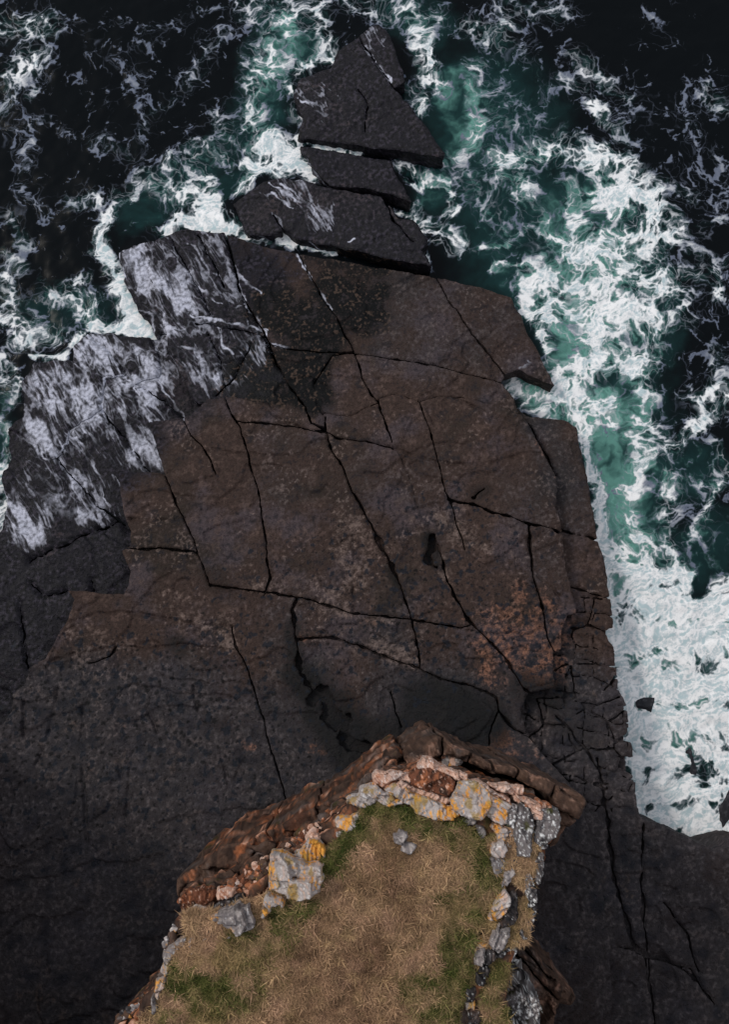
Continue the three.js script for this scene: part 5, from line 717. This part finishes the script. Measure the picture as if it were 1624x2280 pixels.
M.turf = new THREE.MeshPhysicalMaterial({ vertexColors: true, bumpMap: boulderBump, bumpScale: 0.08, roughness: 1, specularIntensity: 0.1 });
const tufts = [];
for (const [out, dy] of [[turfOutline, 0], [turfSide, -0.25]]) {
  const g = Grid.around(out.map(p => [p[0], Math.min(p[1], 19)]), 0.12, 0.4, 0.22), f = g.polygon(out), o = [0, 0, 0], r = rng(31);
  slabGeometries(g, f, { top: (x, z, d) => turfTop(x, z, d) + dy, bottom: () => 20.5, uv: stoneUV, color: (x, y, z, q) => turfColour(x, z, q), least: 50, rows: 2 }).forEach(p => mesh('turf', p.geo, M.turf, headland));
  for (let j = 0; j < g.nz; j++) for (let i = 0; i < g.nx; i++) { const k = j * g.nx + i, x0 = g.x0 + i * g.c, z0 = g.z0 + j * g.c; if (f[k] < 0.02 || z0 > 15.5) continue; for (let q = 0; q < 6; q++) { const x = x0 + (r() - 0.5) * g.c, z = z0 + (r() - 0.5) * g.c; tufts.push([x, turfTop(x, z, f[k]) + dy - 0.01, z]); } }
}
{ // sparse tussocks between the rim stones
  const r = rng(8); for (let k = 0; k < 16000; k++) { const t = r(), px = lerp(1130, 1150, r()) + (r() - 0.5) * 100, py = lerp(1840, 2100, t); const [x, z] = at(px, py, 21.1); if (px < 1200 - t * 30 && fbm(x * 0.9 + 9, z * 0.9, 2) > -0.08) tufts.push([x, 21.08 + 0.1 * fbm(x * 2, z * 2, 2), z]); }
  for (let k = 0; k < 2600; k++) { const px = 420 + r() * 70, py = 2032 + r() * 40; const [x, z] = at(px, py, 21.3); tufts.push([x, 21.25, z]); }
}
{
  const r = rng(404), pos = [], col = [];
  for (let b = 0; b < 7; b++) {                            // a tuft of bent blades
    const a = b / 7 * 6.283 + r(), lean = 0.5 + r() * 0.6, len = 0.11 + r() * 0.12, w = 0.006 + r() * 0.004, ca = Math.cos(a), sa = Math.sin(a), bx = (r() - 0.5) * 0.05, bz = (r() - 0.5) * 0.05;
    const p = t => { const h = len * t, out = h * Math.sin(lean * (0.4 + t)), up = h * Math.cos(lean * (0.4 + t)); return [bx + ca * out, Math.max(0, up), bz + sa * out]; };
    const q = [0, 0.5, 1].map(p), s = [-sa * w, 0, ca * w];
    const A = q[0].map((v, k) => v - s[k]), B = q[0].map((v, k) => v + s[k]), C = q[1].map((v, k) => v - s[k] * 0.8), D = q[1].map((v, k) => v + s[k] * 0.8), E = q[2];
    pos.push(...A, ...B, ...C, ...B, ...D, ...C, ...C, ...D, ...E);
  }
  const ge = new THREE.BufferGeometry(); ge.setAttribute('position', new THREE.Float32BufferAttribute(pos, 3)); ge.computeVertexNormals();
  const im = new THREE.InstancedMesh(ge, new THREE.MeshPhysicalMaterial({ color: 0xffffff, roughness: 0.9, side: THREE.DoubleSide, specularIntensity: 0.2 }), tufts.length);
  const m = new THREE.Matrix4(), e = new THREE.Euler(), q = new THREE.Quaternion(), c = new THREE.Color(), o = [0, 0, 0];
  tufts.forEach(([x, y, z], k) => {
    const s = 0.7 + 0.8 * r() + (r() < 0.06 ? 0.9 : 0) + 0.7 * ss(0, 0.5, fbm(x * 0.6 + 30, z * 0.6, 2)); e.set((r() - 0.5) * 0.7 + 0.35 * noise2(x * 0.7, z * 0.7), r() * 6.283, (r() - 0.5) * 0.7 + 0.35 * noise2(x * 0.7 + 50, z * 0.7)); q.setFromEuler(e);
    m.compose(new THREE.Vector3(x, y, z), q, new THREE.Vector3(s, s, s)); im.setMatrixAt(k, m);
    turfColour(x, z, o); const v = (0.55 + 0.75 * r()) * (1 + 0.55 * noise2(x * 3.1, z * 3.1) + 0.4 * noise2(x * 7.3, z * 7.3)); c.setRGB(o[0] * v, o[1] * v, o[2] * v); im.setColorAt(k, c);
  });
  im.name = 'grass'; im.userData.kind = 'stuff'; tag(im, 'short tan and green grass covering the headland top', 'grass'); im.castShadow = im.receiveShadow = true; scene.add(im);
  console.log('tufts', tufts.length);
}

// ---------------------------------------------------------------- unseen mainland cliffs beyond the picture, added and raised to shade the lower corners
{
  const G = structure('added_shade_cliff');
  const poly = [[-70, 70], [-70, -2], [-34, 0], [-26, 2], [-22.8, 5], [-22.2, 12], [-21.5, 19], [-14, 20.3], [-6, 20], [10, 20.2], [20, 20.5], [27, 18], [34, 16], [70, 14], [70, 70]];
  const g = new Grid(-60, -4, 60, 60, 0.5, 0.4), f = g.polygon(poly, 20);
  slabGeometries(g, f, { top: (x, z, d) => 24 + 11 * ss(1, 6, d) + 0.8 * fbm(x * 0.1, z * 0.1, 3) - edge(d, 2, 1.2), bottom: () => -1, uv: stoneUV, color: cliffColour, rows: 24, rough: 0.7 }).forEach(p => mesh('shade_cliff_face', p.geo, M.cliff, G));
}
scene.traverse(o => { if (o.isMesh) o.castShadow = o.receiveShadow = true; });
renderer.render(scene, camera);
